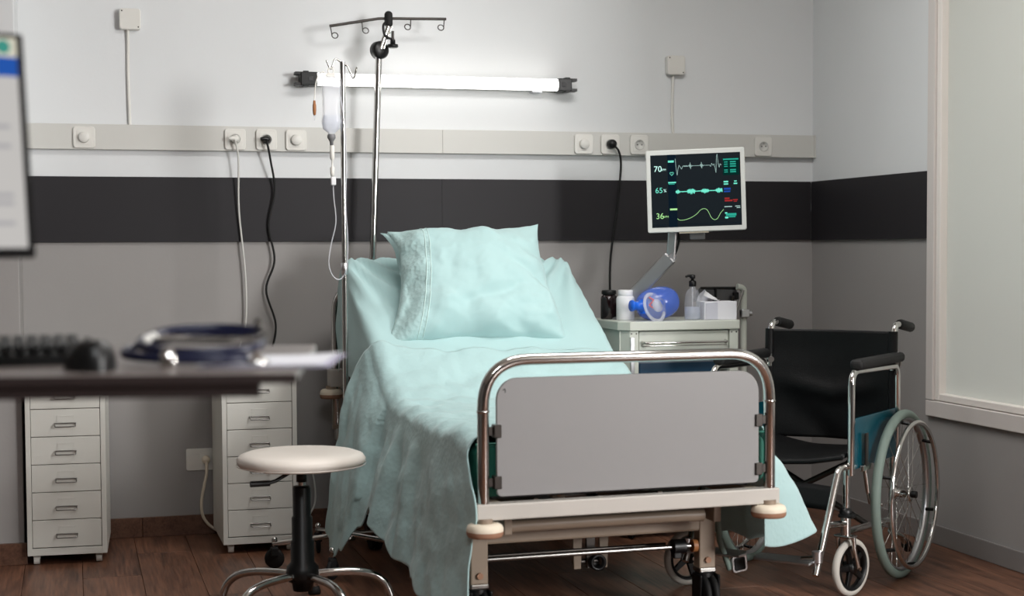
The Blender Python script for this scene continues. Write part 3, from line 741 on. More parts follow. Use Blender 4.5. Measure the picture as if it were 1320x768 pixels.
# bag
bx, by = SX-.043, SY-.012+.011
t = thing('infusion_bag', 'clear infusion bottle with its tube hanging on the drip stand', 'infusion bag', (bx, by-.004, 1.5))
def zz(z): return z-1.5
MB().torus(.010, .0022, tr(0, 0, zz(1.776)) @ rot('X', 90), 20, 8).bounds(-.016, .016, -.003, .003, zz(1.752), zz(1.768), .001).build('hanger', 'white_plastic', t)
def bag(prof, n=24):
    b = MB(); vs_ = []; fs = []
    for w, dp, z in prof:
        for k in range(n):
            a = 2*PI*k/n; c, s = math.cos(a), math.sin(a); e = .55
            vs_.append((w*math.copysign(abs(c)**e, c), dp*math.copysign(abs(s)**e, s), zz(z)))
    for i in range(len(prof)-1):
        for k in range(n): fs.append((i*n+k, (i+1)*n+k, (i+1)*n+(k+1) % n, i*n+(k+1) % n))
    b.add(vs_, fs); b.add(vs_[:n], [tuple(range(n))], False); b.add(vs_[-n:], [tuple(range(n-1, -1, -1))], False); return b
bag([(.02, .006, 1.756), (.031, .012, 1.75), (.034, .022, 1.735), (.031, .024, 1.68), (.030, .024, 1.63), (.032, .024, 1.61), (.034, .024, 1.595), (.03, .02, 1.57), (.014, .012, 1.557), (.011, .011, 1.552)]).build('bottle', 'clear_soft', t)
bag([(.029, .021, 1.618), (.031, .022, 1.608), (.0325, .0225, 1.595), (.028, .018, 1.571), (.012, .010, 1.559)]).build('liquid', 'gel', t)
MB().lathe([(.012, .0), (.015, -.004), (.015, -.014), (.011, -.02), (.007, -.026), (.006, -.04), (0, -.04)], 16, tr(0, 0, zz(1.552))).build('cap', 'grey_plastic', t)
MB().lathe([(.004, 0), (.0085, -.004), (.0085, -.045), (.006, -.052), (.003, -.056), (.003, -.075), (.008, -.08), (.008, -.105), (.004, -.112), (0, -.112)], 16, tr(.002, 0, zz(1.513))).build('drip_chamber', 'white_plastic', t)
MB().bounds(-.004, .014, -.008, .008, zz(1.37), zz(1.40), .004).build('roller_clamp', 'bottle_white', t)
def px(x, z): return (x-bx, 0, z-1.5)
MB().tube(spline([(.004, 0, zz(1.402)), (.006, 0, zz(1.33)), (.012, -.004, zz(1.24)), (-.006, -.006, zz(1.16)), (-.015, -.006, zz(1.10)), (-.008, -.006, zz(1.06)), (.012, -.006, zz(1.035)), (.034, -.006, zz(1.042)), (.048, -.016, zz(1.08)), (.052, -.016, zz(1.18)), (.046, -.016, zz(1.3)), (.05, -.014, zz(1.45)), (.045, -.012, zz(1.6)), (.02, 0, zz(1.752))], 8), .0021, 8).build('tube', 'clear_soft', t)
sd = MB().tube(spline([(-.012, 0, zz(1.752)), (-.028, 0, zz(1.772)), (-.046, 0, zz(1.755)), (-.056, 0, zz(1.72)), (-.060, 0, zz(1.67))], 8), .0021, 8).build('side_tube', 'white_plastic', t)
MB().lathe([(.004, 0), (.005, -.012), (.0065, -.016), (.0065, -.034), (.005, -.05), (.003, -.052), (0, -.052)], 12, tr(-.060, 0, zz(1.67))).build('stopper', 'orange', sd, 'amber coloured stopper')
MB().cyl((-.060, 0, zz(1.618)), (-.060, 0, zz(1.6)), .0025, 8, r2=.001).build('tip', 'clear_soft', sd)

# ------------------------------------------------------------------ bed brake pedal (part of the bed)
pd = MB().tube([(.46, .40, .29), (.475, .41, .2), (.515, .42, .105)], [.011, .010, .010], 8).build('brake_pedal', 'tire_green', bed)
MB().prism(rrect(.058, .056, .012), .012, tr(.545, .42, .122) @ rot('Z', 8) @ ZY @ rot('Z', 6), .002).build('pedal_frame', 'alu', pd)
MB().prism(rrect(.040, .042, .006), .004, tr(.545, .4078, .122) @ rot('Z', 8) @ ZY @ rot('Z', 6), .001).build('pedal_pad', 'black_rubber', pd)

# ------------------------------------------------------------------ bedside cart
CX0, CX1, CYF, CYB, CZ = 2.05, 2.545, 5.712, 6.09, .855
ct = thing('bedside_cart', 'off-white metal bedside cart with a drawer behind the bed', 'cart', (CX0, CYF, 0))
W = CX1-CX0; D = CYB-CYF
out = [(0, .0), (W, 0), (W, D), (0, D)]
MB().prism([(.03, 0), (W-.008, 0), (W, .008), (W, D), (-.004, D), (-.004, .05)], .036, tr(0, 0, CZ-.036), .004).build('top_slab', 'cart_white', ct)
b = MB(); b.bounds(.004, .016, .05, D-.01, .12, CZ-.037); b.bounds(W-.016, W-.004, .02, D-.01, .12, CZ-.037); b.bounds(.016, W-.016, D-.02, D-.01, .12, CZ-.037)
b.prism([(.004, .055), (.030, .010), (.036, .014), (.014, .055)], CZ-.037-.12, tr(0, 0, .12))
b.build('side_panels', 'cart_white', ct)
for x0, x1 in ((.03, .068), (W-.045, W-.008)):
    p = MB().bounds(x0, x1, .008, .04, .1, CZ-.037, .003).build('front_post', 'cart_white', ct)
    for k, z in enumerate((CZ-.047,)):
        for dx in (.008, .028): MB().cyl((x0+dx, .0065, z), (x0+dx, .009, z), .003, 8).build('rivet', 'dark_metal', p)
MB().bounds(.032, .05, .002, .01, .55, CZ-.06, .002).build('corner_guard', 'alu', ct)
d = MB().bounds(.071, W-.048, .014, .035, .704, CZ-.04, .003).bounds(.08, W-.06, .03, D-.03, .706, .79).build('drawer', 'cart_white', ct)
MB().tube(fillet([(.084, .015, .776), (.084, -.012, .772), (W-.062, -.012, .772), (W-.062, .015, .776)], .012, 5), .0045, 10).tube(fillet([(.084, .015, .764), (.084, -.006, .76), (W-.062, -.006, .76), (W-.062, .015, .764)], .01, 5), .0025, 8).build('handle', 'chrome', d)
MB().bounds(.016, W-.016, .012, D-.02, .596, .608).build('shelf', 'cart_white', ct)
MB().bounds(.071, W-.048, .014, .03, .14, .59, .003).build('door', 'cart_white', ct)
MB().bounds(.004, W-.004, .01, D-.01, .1, .125).build('base', 'cart_white', ct)
for x in (.05, W-.05):
    for y in (.05, D-.05):
        MB().lathe([(0, -.01), (.034, -.01), (.04, -.005), (.04, .005), (.034, .01), (0, .01)], 20, tr(x, y, .04) @ ZX).bounds(x-.016, x+.016, y-.014, y+.014, .06, .1, .003).build('caster', 'black_rubber', ct)
# side rail and folding tray at the right of the cart
px_ = W+.145
MB().tube(fillet([(px_, .30, .25), (px_, .30, .972), (px_-.03, .30, .978)], .02), .0135, 14).build('side_post', 'cart_white', ct)
MB().tube(fillet([(W+.0, .30, .3), (px_, .30, .3)], .01), .01, 10).build('post_bracket', 'cart_white', ct)
for k, dx in enumerate((-.045, -.078)): MB().cyl((px_+dx, .31, .3), (px_+dx, .31, .94-.02*k), .0075, 10).build('side_rod', 'chrome' if k else 'dark_metal', ct)
MB().bounds(W+.0, px_, .30, .32, .29, .31, .003).build('rod_bracket', 'cart_white', ct)
MB().prism([(-.20, -.055), (.0, -.05), (.0, .0), (-.17, .0)], .008, tr(px_-.02, .33, .972) @ ZY, .002).build('folding_tray', 'tray_grey', ct)
MB().cyl((px_-.185, .318, .974), (px_-.025, .318, .973), .0055, 8).bounds(px_-.12, px_-.114, .312, .33, .935, .972).bounds(px_-.04, px_-.016, .308, .332, .925, .955, .004).build('tray_hinge', 'black_plastic', ct)
MB().cyl((px_-.01, .28, .965), (px_-.055, .28, .845), .005, 8).cyl((px_-.055, .28, .845), (px_-.1, .28, .838), .004, 8).build('stay', 'steel', ct)
MB().cyl((px_-.02, .285, .867), (px_+.028, .285, .867), .011, 12).bounds(px_-.02, px_+.016, .272, .30, .85, .884, .004).build('clamp', 'alu', ct)
# things kept on the open shelf
t = thing('plastic_tray', 'blue plastic tray lying on the cart shelf under the drawer', 'tray', (2.30, 5.875, .608))
MB().bounds(-.17, .17, -.12, .12, 0, .006, .002).bounds(-.17, -.165, -.12, .12, .005, .085, .002).bounds(.165, .17, -.12, .12, .005, .085, .002).bounds(-.165, .165, -.12, -.115, .005, .085, .002).bounds(-.165, .165, .115, .12, .005, .085, .002).build('tray_body', 'blue_tray', t)
MB().tube(fillet([(-.172, -.122, .085), (.172, -.122, .085), (.172, .122, .085), (-.172, .122, .085)], .012, 4, True), .004, 8, True).build('tray_rim', 'gel', t)
t = MB()
def bagpt(u, v):
    a = 2*PI*u; p = PI*v; r_ = 1+.35*noise.noise((math.cos(a)*1.7, math.sin(a)*1.7, v*4))
    return (.085*r_*math.cos(a)*math.sin(p), .05*r_*math.sin(a)*math.sin(p), .03-.03*r_*math.cos(p)*.95)
t.grid(bagpt, 28, 14)
o = t.build('plastic_bag', 'clear_soft'); o.location = (2.225, 5.86, .632); tag(o, 'crumpled clear plastic bag lying in the blue tray', 'plastic bag')

# monitor arm and patient monitor
ar = thing('monitor_arm', 'grey metal arm rising from the cart and carrying the patient monitor', 'monitor arm', (2.125, 5.93, CZ))
MB().lathe([(.04, 0), (.04, .006), (.02, .012), (.02, .055), (.016, .06), (0, .06)], 20).build('base', 'grey_plastic', ar)
dA = Vector((2.125, 5.93, .90)); dB = Vector((2.30, 5.845, 1.105)); off = Vector((2.125, 5.93, CZ))
ax = (dB-dA).normalized(); sd_ = Vector((.93, -.36, 0)).cross(Vector((0, 0, 1))).normalized()
def beam(b, a, c, w, h):
    a = Vector(a); c = Vector(c); d_ = (c-a); L_ = d_.length; z_ = d_.normalized(); y_ = Vector((0.42, .9, 0)); y_ = (y_-z_*y_.dot(z_)).normalized(); x_ = y_.cross(z_)
    M_ = Matrix((x_, y_, z_)).transposed().to_4x4(); M_.translation = (a+c)/2
    return b.box((0, 0, 0), (h, w, L_), .006, M_)
beam(MB(), dA-off, dB-off, .05, .054).build('lower_arm', 'alu', ar)
beam(MB(), dB-off-Vector((0, 0, .015)), dB-off+Vector((.004, -.012, .10)), .036, .036).build('upper_arm', 'alu', ar)
MB().cyl(dB-off+Vector((0, .022, 0)), dB-off-Vector((0, .022, 0)), .017, 16).build('elbow', 'grey_plastic', ar)
MB().tube(spline([(dB-off)+Vector((.03, -.01, .11)), (dB-off)+Vector((.035, 0, .06)), (dB-off)+Vector((.02, .012, .005)), (dB-off)+Vector((-.02, .02, -.05)), (dB-off)+Vector((-.1, .04, -.135)), (dB-off)+Vector((-.145, .055, -.19)), (dB-off)+Vector((-.14, .06, -.245))]), .005, 8).build('cable', 'black_rubber', ar)
MW, MH = .384, .322
mo = thing('patient_monitor', 'white framed patient monitor showing green heart traces and numbers', 'monitor', (2.366, 5.742, 1.365), -23)
mo.rotation_euler = (R(-2), R(-1.7), R(-23))
MB().prism(rrect(MW, MH, .008), .022, tr(0, .0, 0) @ ZY, .003).prism(rrect(MW-.03, MH-.03, .008), .03, tr(0, .03, 0) @ ZY, .006).build('shell', 'monitor_shell', mo)
MB().bounds(-.06, .06, .015, .05, -MH/2-.0, -.02, .004).bounds(-.03, .03, .02, .06, -.19, .05, .004).build('mount', 'grey_plastic', mo)
MB().bounds(-.07, .045, -.015, .0, -MH/2-.006, -MH/2, .001).build('button_strip', 'bumper', mo)
SW, SH = MW-.035, MH-.038
scr = MB().bounds(-SW/2, SW/2, -.0228, -.02, -SH/2, SH/2).build('screen', 'screen_black', mo)
Y1 = -.0233
def sp(u, v): return Vector((-SW/2+u*SW, Y1, SH/2-v*SH))
def rect(name, u0, u1, v0, v1, m, lay=0):
    a, b = sp(u0, v0), sp(u1, v1); y = Y1-.0002*lay
    MB().bounds(a.x, b.x, y-.0001, y+.0004, b.z, a.z).build(name, m, scr)
def line(name, pts, m, w=.0009):
    b = MB(); P = [sp(*p) for p in pts]
    for a, c in zip(P, P[1:]):
        d_ = (c-a); L_ = max(d_.length, 1e-6); n_ = Vector((-d_.z, 0, d_.x))/L_*w; e = d_/L_*w*.6; y = Vector((0, -.0006, 0))
        b.add([a+n_-e+y, c+n_+e+y, c-n_+e+y, a-n_-e+y], [(0, 1, 2, 3)], False)
    return b.build(name, m, scr)
def text(body, u, v, size, m):
    c = bpy.data.curves.new('t', 'FONT'); c.body = body; c.size = size; c.align_x = 'LEFT'; c.align_y = 'CENTER'
    tmp = bpy.data.objects.new('t', c); me = bpy.data.meshes.new_from_object(tmp); bpy.data.objects.remove(tmp)
    me.materials.clear(); me.materials.append(MATS[m]); o = bpy.data.objects.new('reading', me); COL.objects.link(o); o.parent = scr
    o.rotation_euler = (R(90), 0, 0); o.location = sp(u, v)+Vector((0, -.0008, 0)); return o
rect('side_band', .19, .285, 0.0, 1, 'e_band')
text('70', .035, .195, .032, 'e_white'); text('BPM', .112, .205, .0115, 'e_white')
text('65', .045, .490, .030, 'e_cyan'); text('%', .138, .495, .017, 'e_white')
text('36', .045, .845, .032, 'e_green'); text('RPM', .125, .855, .0115, 'e_green')
rect('tag_box', .197, .262, .080, .108, 'e_cyan', 1); rect('tag_box', .193, .28, .375, .393, 'e_cyan', 1); rect('tag_box', .197, .265, .399, .411, 'e_teal', 1); rect('tag_box', .205, .285, .742, .766, 'e_green', 1)
hp = [(.235+.020*math.copysign(abs(math.sin(a))**3, math.sin(a)), .262-.0016*(13*math.cos(a)-5*math.cos(2*a)-2*math.cos(3*a)-math.cos(4*a))) for a in [2*PI*k/30 for k in range(31)]]
line('heart_icon', hp, 'e_cyan', .0008)
ecg = [(.278, .06), (.286, .2), (.296, .285), (.305, .21), (.318, .15), (.33, .17), (.345, .205), (.36, .165)]
for k in range(12): ecg.append((.37+.004*k, .165+(.006 if k % 2 else -.006)))
for c in (.445, .57):
    ecg += [(c-.02, .165), (c-.012, .15), (c-.007, .185), (c-.002, .12), (c+.002, .205), (c+.008, .15), (c+.014, .175), (c+.022, .162), (c+.035, .165)]
ecg += [(.66, .165), (.67, .185), (.683, .14), (.694, .17), (.708, .15), (.718, .2), (.728, .27), (.738, .05), (.745, .02), (.755, .15), (.765, .2), (.775, .15), (.782, .17), (.79, .16)]
line('heart_trace', ecg, 'e_pale', .0007)
rs = random.Random(3); bpz = []
u = .275
while u < .795:
    a = .006
    for c, w_, h_ in ((.295, .022, .035), (.45, .045, .045), (.60, .042, .04), (.76, .04, .04)):
        if abs(u-c) < w_: a = h_*(1-.5*abs(u-c)/w_)
    bpz += [(u, .515-a*(.4+.6*rs.random())), (u+.0025, .515+a*(.4+.6*rs.random()))]; u += .005
line('pulse_trace', bpz, 'e_cyan', .0008)
br = spline([(.285, .885, 0), (.31, .905, 0), (.36, .905, 0), (.43, .88, 0), (.50, .83, 0), (.545, .775, 0), (.59, .76, 0), (.625, .79, 0), (.66, .88, 0), (.695, .915, 0), (.73, .9, 0), (.765, .83, 0), (.80, .78, 0)], 6)
line('breath_trace', [(p.x, p.y) for p in br], 'e_green', .0008)
rect('info_box', .805, .985, .08, .31, 'e_dgreen'); rect('info_line', .81, .98, .085, .103, 'e_teal', 1)
for k, v in enumerate((.125, .155, .185, .235, .262)):
    rect('info_line', .82, .86, v, v+.012, 'e_teal', 1); rect('info_line', .885, .95, v-.003, v+.014, 'e_teal', 1)
for u0, u1, v0, v1, m in ((.81, .86, .39, .412, 'e_cyan'), (.81, .86, .425, .442, 'e_cyan'), (.925, .955, .39, .405, 'e_cyan'), (.92, .96, .42, .438, 'e_cyan'),
        (.81, .885, .485, .512, 'e_blue'), (.81, .88, .525, .545, 'e_blue'), (.945, .95, .48, .53, 'e_band'), (.815, .87, .62, .64, 'e_red'), (.815, .90, .65, .672, 'e_red'), (.905, .96, .645, .66, 'e_red'), (.915, .95, .668, .68, 'e_red'),
        (.81, .895, .738, .75, 'e_pale'), (.93, .985, .735, .746, 'e_pale'), (.945, .985, .757, .767, 'e_pale'), (.815, .84, .82, .84, 'e_cyan'), (.825, .94, .835, .87, 'e_teal'), (.815, .85, .88, .905, 'e_cyan'), (.855, .93, .875, .892, 'e_teal')):
    rect('info_line', u0, u1, v0, v1, m, 1)
rect('status_line', .02, .98, .962, .966, 'e_band', 1)

# things on the cart top
t = thing('medicine_bottle', 'dark brown glass medicine bottle on the cart, next to the white one', 'bottle', (2.083, 5.97, CZ))
MB().lathe([(0, 0), (.031, 0), (.034, .004), (.034, .085), (.031, .093), (.0255, .097), (.0255, .103)], 28).build('bottle_body', 'amber', t)
MB().lathe([(.029, .1), (.030, .103), (.030, .113), (.027, .117), (0, .117)], 28).build('cap', 'black_plastic', t)
t = thing('medicine_bottle', 'white plastic medicine bottle on the cart beside the blue breathing bag', 'bottle', (2.118, 5.872, CZ))
MB().lathe([(0, 0), (.033, 0), (.036, .004), (.036, .086), (.032, .094), (.026, .098)], 28).build('bottle_body', 'bottle_white', t)
MB().lathe([(.029, .098), (.0295, .1), (.0295, .117), (.027, .12), (0, .12)], 28).build('cap', 'bottle_white', t)
# bag valve mask
t = thing('resuscitator', 'blue bag-valve resuscitator with a clear face mask lying on the cart', 'resuscitator', (2.222, 5.79, CZ))
prof = []
for k in range(21):
    a = -PI/2+PI*k/20; prof.append((max(.0, .066*math.cos(a)**.8 if math.cos(a) > 0 else 0), .088*math.sin(a)))
MB().lathe(prof, 32, tr(.012, .03, .066) @ rot('Z', -12) @ rot('Y', 78), caps=False).build('squeeze_bag', 'blue_bag', t)
MB().lathe([(.0, 0), (.02, 0), (.024, .006), (.024, .018), (.017, .024), (.017, .046), (.022, .05), (.022, .058), (0, .058)], 20, tr(-.058, -.005, .058) @ rot('Z', 10) @ rot('Y', -88)).build('valve', 'blue', t)
MB().cyl((-.058, -.005, .028), (-.058, -.005, .085), .016, 16).build('valve_stem', 'blue', t)
MB().tube(spline([(-.042, -.02, .092), (-.03, -.035, .08), (-.045, -.035, .062), (-.028, -.04, .05)]), .0035, 8).build('clip', 'red', t)
MK = tr(-.025, -.03, .052) @ rot('Z', 20) @ rot('X', 66) @ Matrix.Diagonal((1, 1.25, 1, 1))
MB().lathe([(.044, 0), (.049, .006), (.048, .013), (.04, .018), (.03, .034), (.016, .044), (.012, .046), (.012, .06)], 32, MK, caps=False).build('mask_dome', 'clear', t)
MB().torus(.045, .0065, MK, 40, 10).build('mask_cushion', 'clear_soft', t)
MB().lathe([(.02, 0), (.022, .01), (.0, .012)], 16, MK @ tr(0, 0, .015)).build('mask_hub', 'clear_soft', t)
# pump bottle
t = thing('pump_bottle', 'clear sanitiser pump bottle with a black pump on the cart', 'bottle', (2.375, 5.80, CZ))
MB().lathe([(0, 0), (.030, 0), (.034, .005), (.033, .05), (.031, .085), (.029, .102), (.022, .116), (.0125, .124), (.0115, .136)], 28, caps=False).build('bottle_body', 'clear', t)
MB().lathe([(0, .002), (.0285, .002), (.0318, .006), (.031, .052), (0, .052)], 28).build('gel', 'gel', t)
p = MB().lathe([(.0135, .132), (.0145, .134), (.0145, .152), (.012, .155), (.007, .156), (.006, .166), (0, .166)], 20).build('pump_collar', 'black_plastic', t)
MB().lathe([(.011, .164), (.0115, .17), (.0105, .178), (0, .18)], 18).tube([(0, 0, .174), (-.02, -.004, .1745), (-.031, -.006, .171)], [.0065, .005, .004], 10).build('pump_head', 'black_plastic', t)
MB().cyl((0, 0, .02), (0, 0, .132), .003, 8).build('dip_tube', 'clear_soft', t)
# tissue box
t = thing('tissue_box', 'small open white tissue box at the right end of the cart top', 'tissue box', (2.475, 5.815, CZ), -4)
MB().bounds(-.06, .075, -.055, .05, 0, .072, .002).build('box', 'paper', t)
MB().prism([(-.055, .002), (-.006, .002), (-.006, .07), (-.055, .066)], .004, tr(0, -.0555, 0) @ ZY, .0005).build('side_flap', 'card_pale', t)
def tis(u, v):
    return (-.055+.075*u+.012*math.sin(5*v), -.03+.05*v+.006*math.sin(9*u), .072+.045*(1-u)**1.6*math.sin(PI*min(1, v*.8+.2))+.006*noise.noise((u*6, v*6, 1)))
MB().grid(tis, 16, 12).build('tissue', 'bottle_white', t)

# ------------------------------------------------------------------ wheelchair
wc = thing('wheelchair', 'folding wheelchair with black vinyl seat, teal side panels and chrome frame', 'wheelchair', (2.556, 5.02, 0), 132)
for s_ in (-1, 1):
    side_l = None
    # drive wheel
    wx = s_*.285; Mw = tr(wx, 0, .29) @ ZX
    wh = MB().torus(.274, .0165, Mw, 72, 12).build('drive_wheel', 'tire_green', wc)
    MB().lathe([(.262, -.013), (.257, -.011), (.253, -.004), (.253, .004), (.257, .011), (.262, .013)], 64, Mw, caps=False).build('rim', 'alu', wh)
    MB().torus(.248, .0085, tr(wx+s_*.045, 0, .29) @ ZX, 64, 8).build('push_rim', 'chrome', wh)
    for k in range(6):
        a = 2*PI*k/6+.35
        MB().cyl((wx+s_*.006, .256*math.cos(a), .29+.256*math.sin(a)), (wx+s_*.042, .249*math.cos(a), .29+.249*math.sin(a)), .006, 8).build('standoff', 'black_plastic', wh)
    MB().lathe([(.012, -.032), (.026, -.03), (.026, -.025), (.014, -.02), (.014, .02), (.026, .025), (.026, .03), (.012, .032)], 20, Mw).build('hub', 'chrome', wh)
    MB().cyl((wx+s_*.03, 0, .29), (wx+s_*.05, 0, .29), .012, 12).build('axle_cap', 'black_plastic', wh)
    for k in range(28):
        a = 2*PI*k/28; a2 = a+(.9 if k % 2 else -.9); o_ = .026 if (k//2) % 2 else -.026
        MB().cyl((wx+o_, .024*math.cos(a2), .29+.024*math.sin(a2)), (wx, .254*math.cos(a), .29+.254*math.sin(a)), .0013, 5).build('spoke', 'chrome', wh)
    # rear upright and push handle
    fx = s_*.23
    fr = MB().tube(fillet([(fx, -.05, .13), (fx, -.055, .80), (fx, -.075, .868), (fx, -.13, .868)], .03), .0115, 12).build('rear_upright', 'chrome', wc)
    MB().tube([(fx, -.122, .8685), (fx, -.14, .867), (fx, -.24, .853), (fx, -.252, .852)], [.0165, .0185, .018, .014], 12).build('hand_grip', 'black_rubber', wc)
    # side frame
    MB().tube(fillet([(fx, -.05, .44), (fx, .40, .44), (fx, .40, .12+.09)], .04), .0115, 12).build('seat_rail', 'chrome', wc)
    MB().tube([(fx, -.05, .19), (fx, .40, .215)], .0115, 12).build('lower_rail', 'chrome', wc)
    MB().tube(fillet([(fx, -.04, .15), (fx, -.16, .11), (fx, -.20, .08)], .03), .0105, 10).build('tip_tube', 'chrome', wc)
    MB().lathe([(.0, -.03), (.016, -.028), (.018, 0), (.014, .02), (0, .02)], 14, tr(fx, -.21, .075) @ rot('X', -50)).build('tube_tip', 'black_rubber', wc)
    # armrest
    ax_ = s_*.245
    MB().tube(fillet([(ax_, .40, .40), (ax_, .395, .735), (ax_, -.055, .728), (ax_, -.055, .43)], .045), .0115, 12).build('armrest_frame', 'chrome', wc)
    MB().box((ax_, .14, .757), (.046, .44, .034), .014, None, 3).build('arm_pad', 'black_rubber', wc)
    MB().cyl((ax_, -.055, .745), (ax_, -.055, .775), .006, 8).build('pad_screw', 'alu', wc)
    sp_ = MB().bounds(ax_-.003, ax_+.003, -.045, .388, .415, .582, .002).build('side_panel', 'teal', wc, 'glossy teal side panel')
    for y_, z_ in ((.380, .572), (.380, .425)): MB().cyl((ax_-.006, y_, z_), (ax_+.006, y_, z_), .006, 8).build('rivet', 'chrome', sp_)
    # parking brake
    MB().bounds(ax_+s_*.006, ax_+s_*.018, .24, .33, .405, .425, .003).cyl((ax_+s_*.012, .30, .41), (ax_+s_*.016, .28, .33), .008, 10).cyl((ax_+s_*.016, .28, .33), (ax_+s_*.012, .25, .29), .006, 8).cyl((ax_+s_*.012, .25, .29), (ax_+s_*.05, .235, .285), .006, 8).build('brake', 'chrome', wc)
    MB().bounds(ax_+s_*.012, ax_+s_*.02, .285, .31, .42, .53, .003).build('brake_lever', 'dark_metal', wc)
    # caster
    cx, cy, cr = (-.23, .415, .095) if s_ < 0 else (.262, .45, .095)
    MB().cyl((cx, cy-.01, .20), (cx, cy-.01, .275), .017, 14).build('caster_housing', 'chrome', wc)
    MB().lathe([(.02, 0), (.021, .008), (.017, .016), (.01, .02), (0, .02)], 16, tr(cx, cy-.01, .275)).bounds(cx-.03, cx+.02, cy-.028, cy+.008, .262, .276, .004).build('housing_cap', 'black_plastic', wc)
    yw = -15 if s_ < 0 else 150
    MC = tr(cx, cy-.01, 0) @ rot('Z', yw)
    ty = -.03 if s_ < 0 else -.062
    ck = MB().bounds(-.034, .034, -.02, .02, .196, .206, .004, MC)
    for e in (-1, 1): ck.tube(fillet([(e*.031, 0, .2), (e*.031, -.005, .16), (e*.031, ty, cr)], .02), .0075, 8, M=MC)
    ck = ck.build('caster_fork', 'chrome', wc)
    Mc = MC @ tr(0, ty, cr) @ ZX
    cw = MB().torus(cr-.0125, .0125, Mc, 48, 10).build('caster_wheel', 'tire_grey', wc)
    cs = MB().lathe([(.076, -.012), (.066, -.010), (.066, .010), (.076, .012)], 40, Mc, caps=False).lathe([(0, -.018), (.02, -.018), (.02, .018), (0, .018)], 16, Mc)
    for k in range(5):
        a = 72*k
        cs.prism([(-.011, .015), (.011, .015), (.008, .07), (-.008, .07)], .012, Mc @ rot('Z', a) @ tr(0, 0, -.006), .002)
    cs.build('spoked_hub', 'black_plastic', cw)
    MB().cyl((-.038, ty, cr), (.038, ty, cr), .007, 10, MC).build('axle', 'chrome', cw)
    # legrest
    lr = MB().tube(fillet([(fx, .36, .435), (fx, .47, .425), (s_*.225, .655, .115)], .035), .0118, 12).build('legrest', 'chrome', wc)
    MB().tube([(fx, .42, .245), (s_*.228, .565, .262)], .0105, 10).build('legrest_stay', 'chrome', lr)
    MB().cyl((s_*.225, .640, .155), (s_*.225, .640, .19), .017, 12).build('legrest_clamp', 'alu', lr)
    MB().prism([(0, 0), (.19, .01), (.20, .04), (.19, .075), (.0, .085)], .008, tr(s_*.215, .6, .155) @ (Matrix.Diagonal((-s_, 1, 1, 1))) @ rot('X', -4), .002).build('footplate', 'alu', lr)
    MB().cyl((s_*.225, .645, .17), (s_*.175, .645, .162), .009, 10).build('footplate_hinge', 'chrome', lr)
    # recline knob
    MB().torus(.022, .005, tr(fx+.0, -.065, .735) @ rot('Z', 30) @ ZY, 20, 8, .3, 4.5).cyl((fx-.012, -.04, .735), (fx+.012, -.075, .735), .011, 10).build('hinge_lock', 'steel', wc)
# sling seat and back
def sag(z0, d_): pass
def back(u, v):
    x = -.232+.464*u; z = .455+.39*v
    sgx = (1-(2*u-1)**2)
    y = -.05-.045*sgx*(1-.35*v)+.008*noise.noise((u*3, v*3, 1))+.006*math.sin(8*(u-v)+2*noise.noise((u*2, v*2, 4)))*sgx*(1-v)
    y += .012*math.exp(-((v-.42-.25*abs(u-.5))/.08)**2)*sgx
    return (x, y, z+.012*(1-sgx)*0)
o = MB().grid(back, 40, 40).build('back_sling', 'black_vinyl', wc); m_ = o.modifiers.new('thickness', 'SOLIDIFY'); m_.thickness = .006; m_.offset = 0
for s_ in (-1, 1):
    b = MB(); 
    for z0, z1 in ((.755, .846), (.455, .71)):
        b2 = MB().tube([(s_*.23, -.052, z0), (s_*.23, -.055, z1)], .0165, 14).build('back_sleeve', 'black_vinyl', wc)
b = MB().tube([(-.19, -.03, .70), (0, -.072, .70), (.19, -.03, .70)], .0009, 5).tube([(-.19, -.03, .712), (0, -.072, .712), (.19, -.03, .712)], .0009, 5)
def seat(u, v):
    x = -.225+.45*u; y = -.05+.46*v; sgx = (1-(2*u-1)**2)
    return (x, y, .462-.03*sgx+.004*noise.noise((u*4, v*4, 2)))
o = MB().grid(seat, 30, 24).build('seat_sling', 'black_vinyl', wc); m_ = o.modifiers.new('thickness', 'SOLIDIFY'); m_.thickness = .014; m_.offset = 0
MB().tube([(-.22, .409, .458), (-.11, .412, .438), (0, .412, .43), (.11, .412, .438), (.22, .409, .458)], .009, 8).build('seat_hem', 'black_vinyl', wc)
for s_ in (-1, 1):
    MB().cyl((s_*.21, .2-.02*s_, .435), (-s_*.225, .2-.02*s_, .205), .0105, 10).build('cross_brace', 'dark_metal', wc)
def calf(u, v): return (-.215+.43*u, .462-.05*(1-(2*u-1)**2)+.03*(v-.5)*-1, .29+.075*v)
o = MB().grid(calf, 24, 4).build('calf_strap', 'black_vinyl', wc); m_ = o.modifiers.new('thickness', 'SOLIDIFY'); m_.thickness = .004; m_.offset = 0

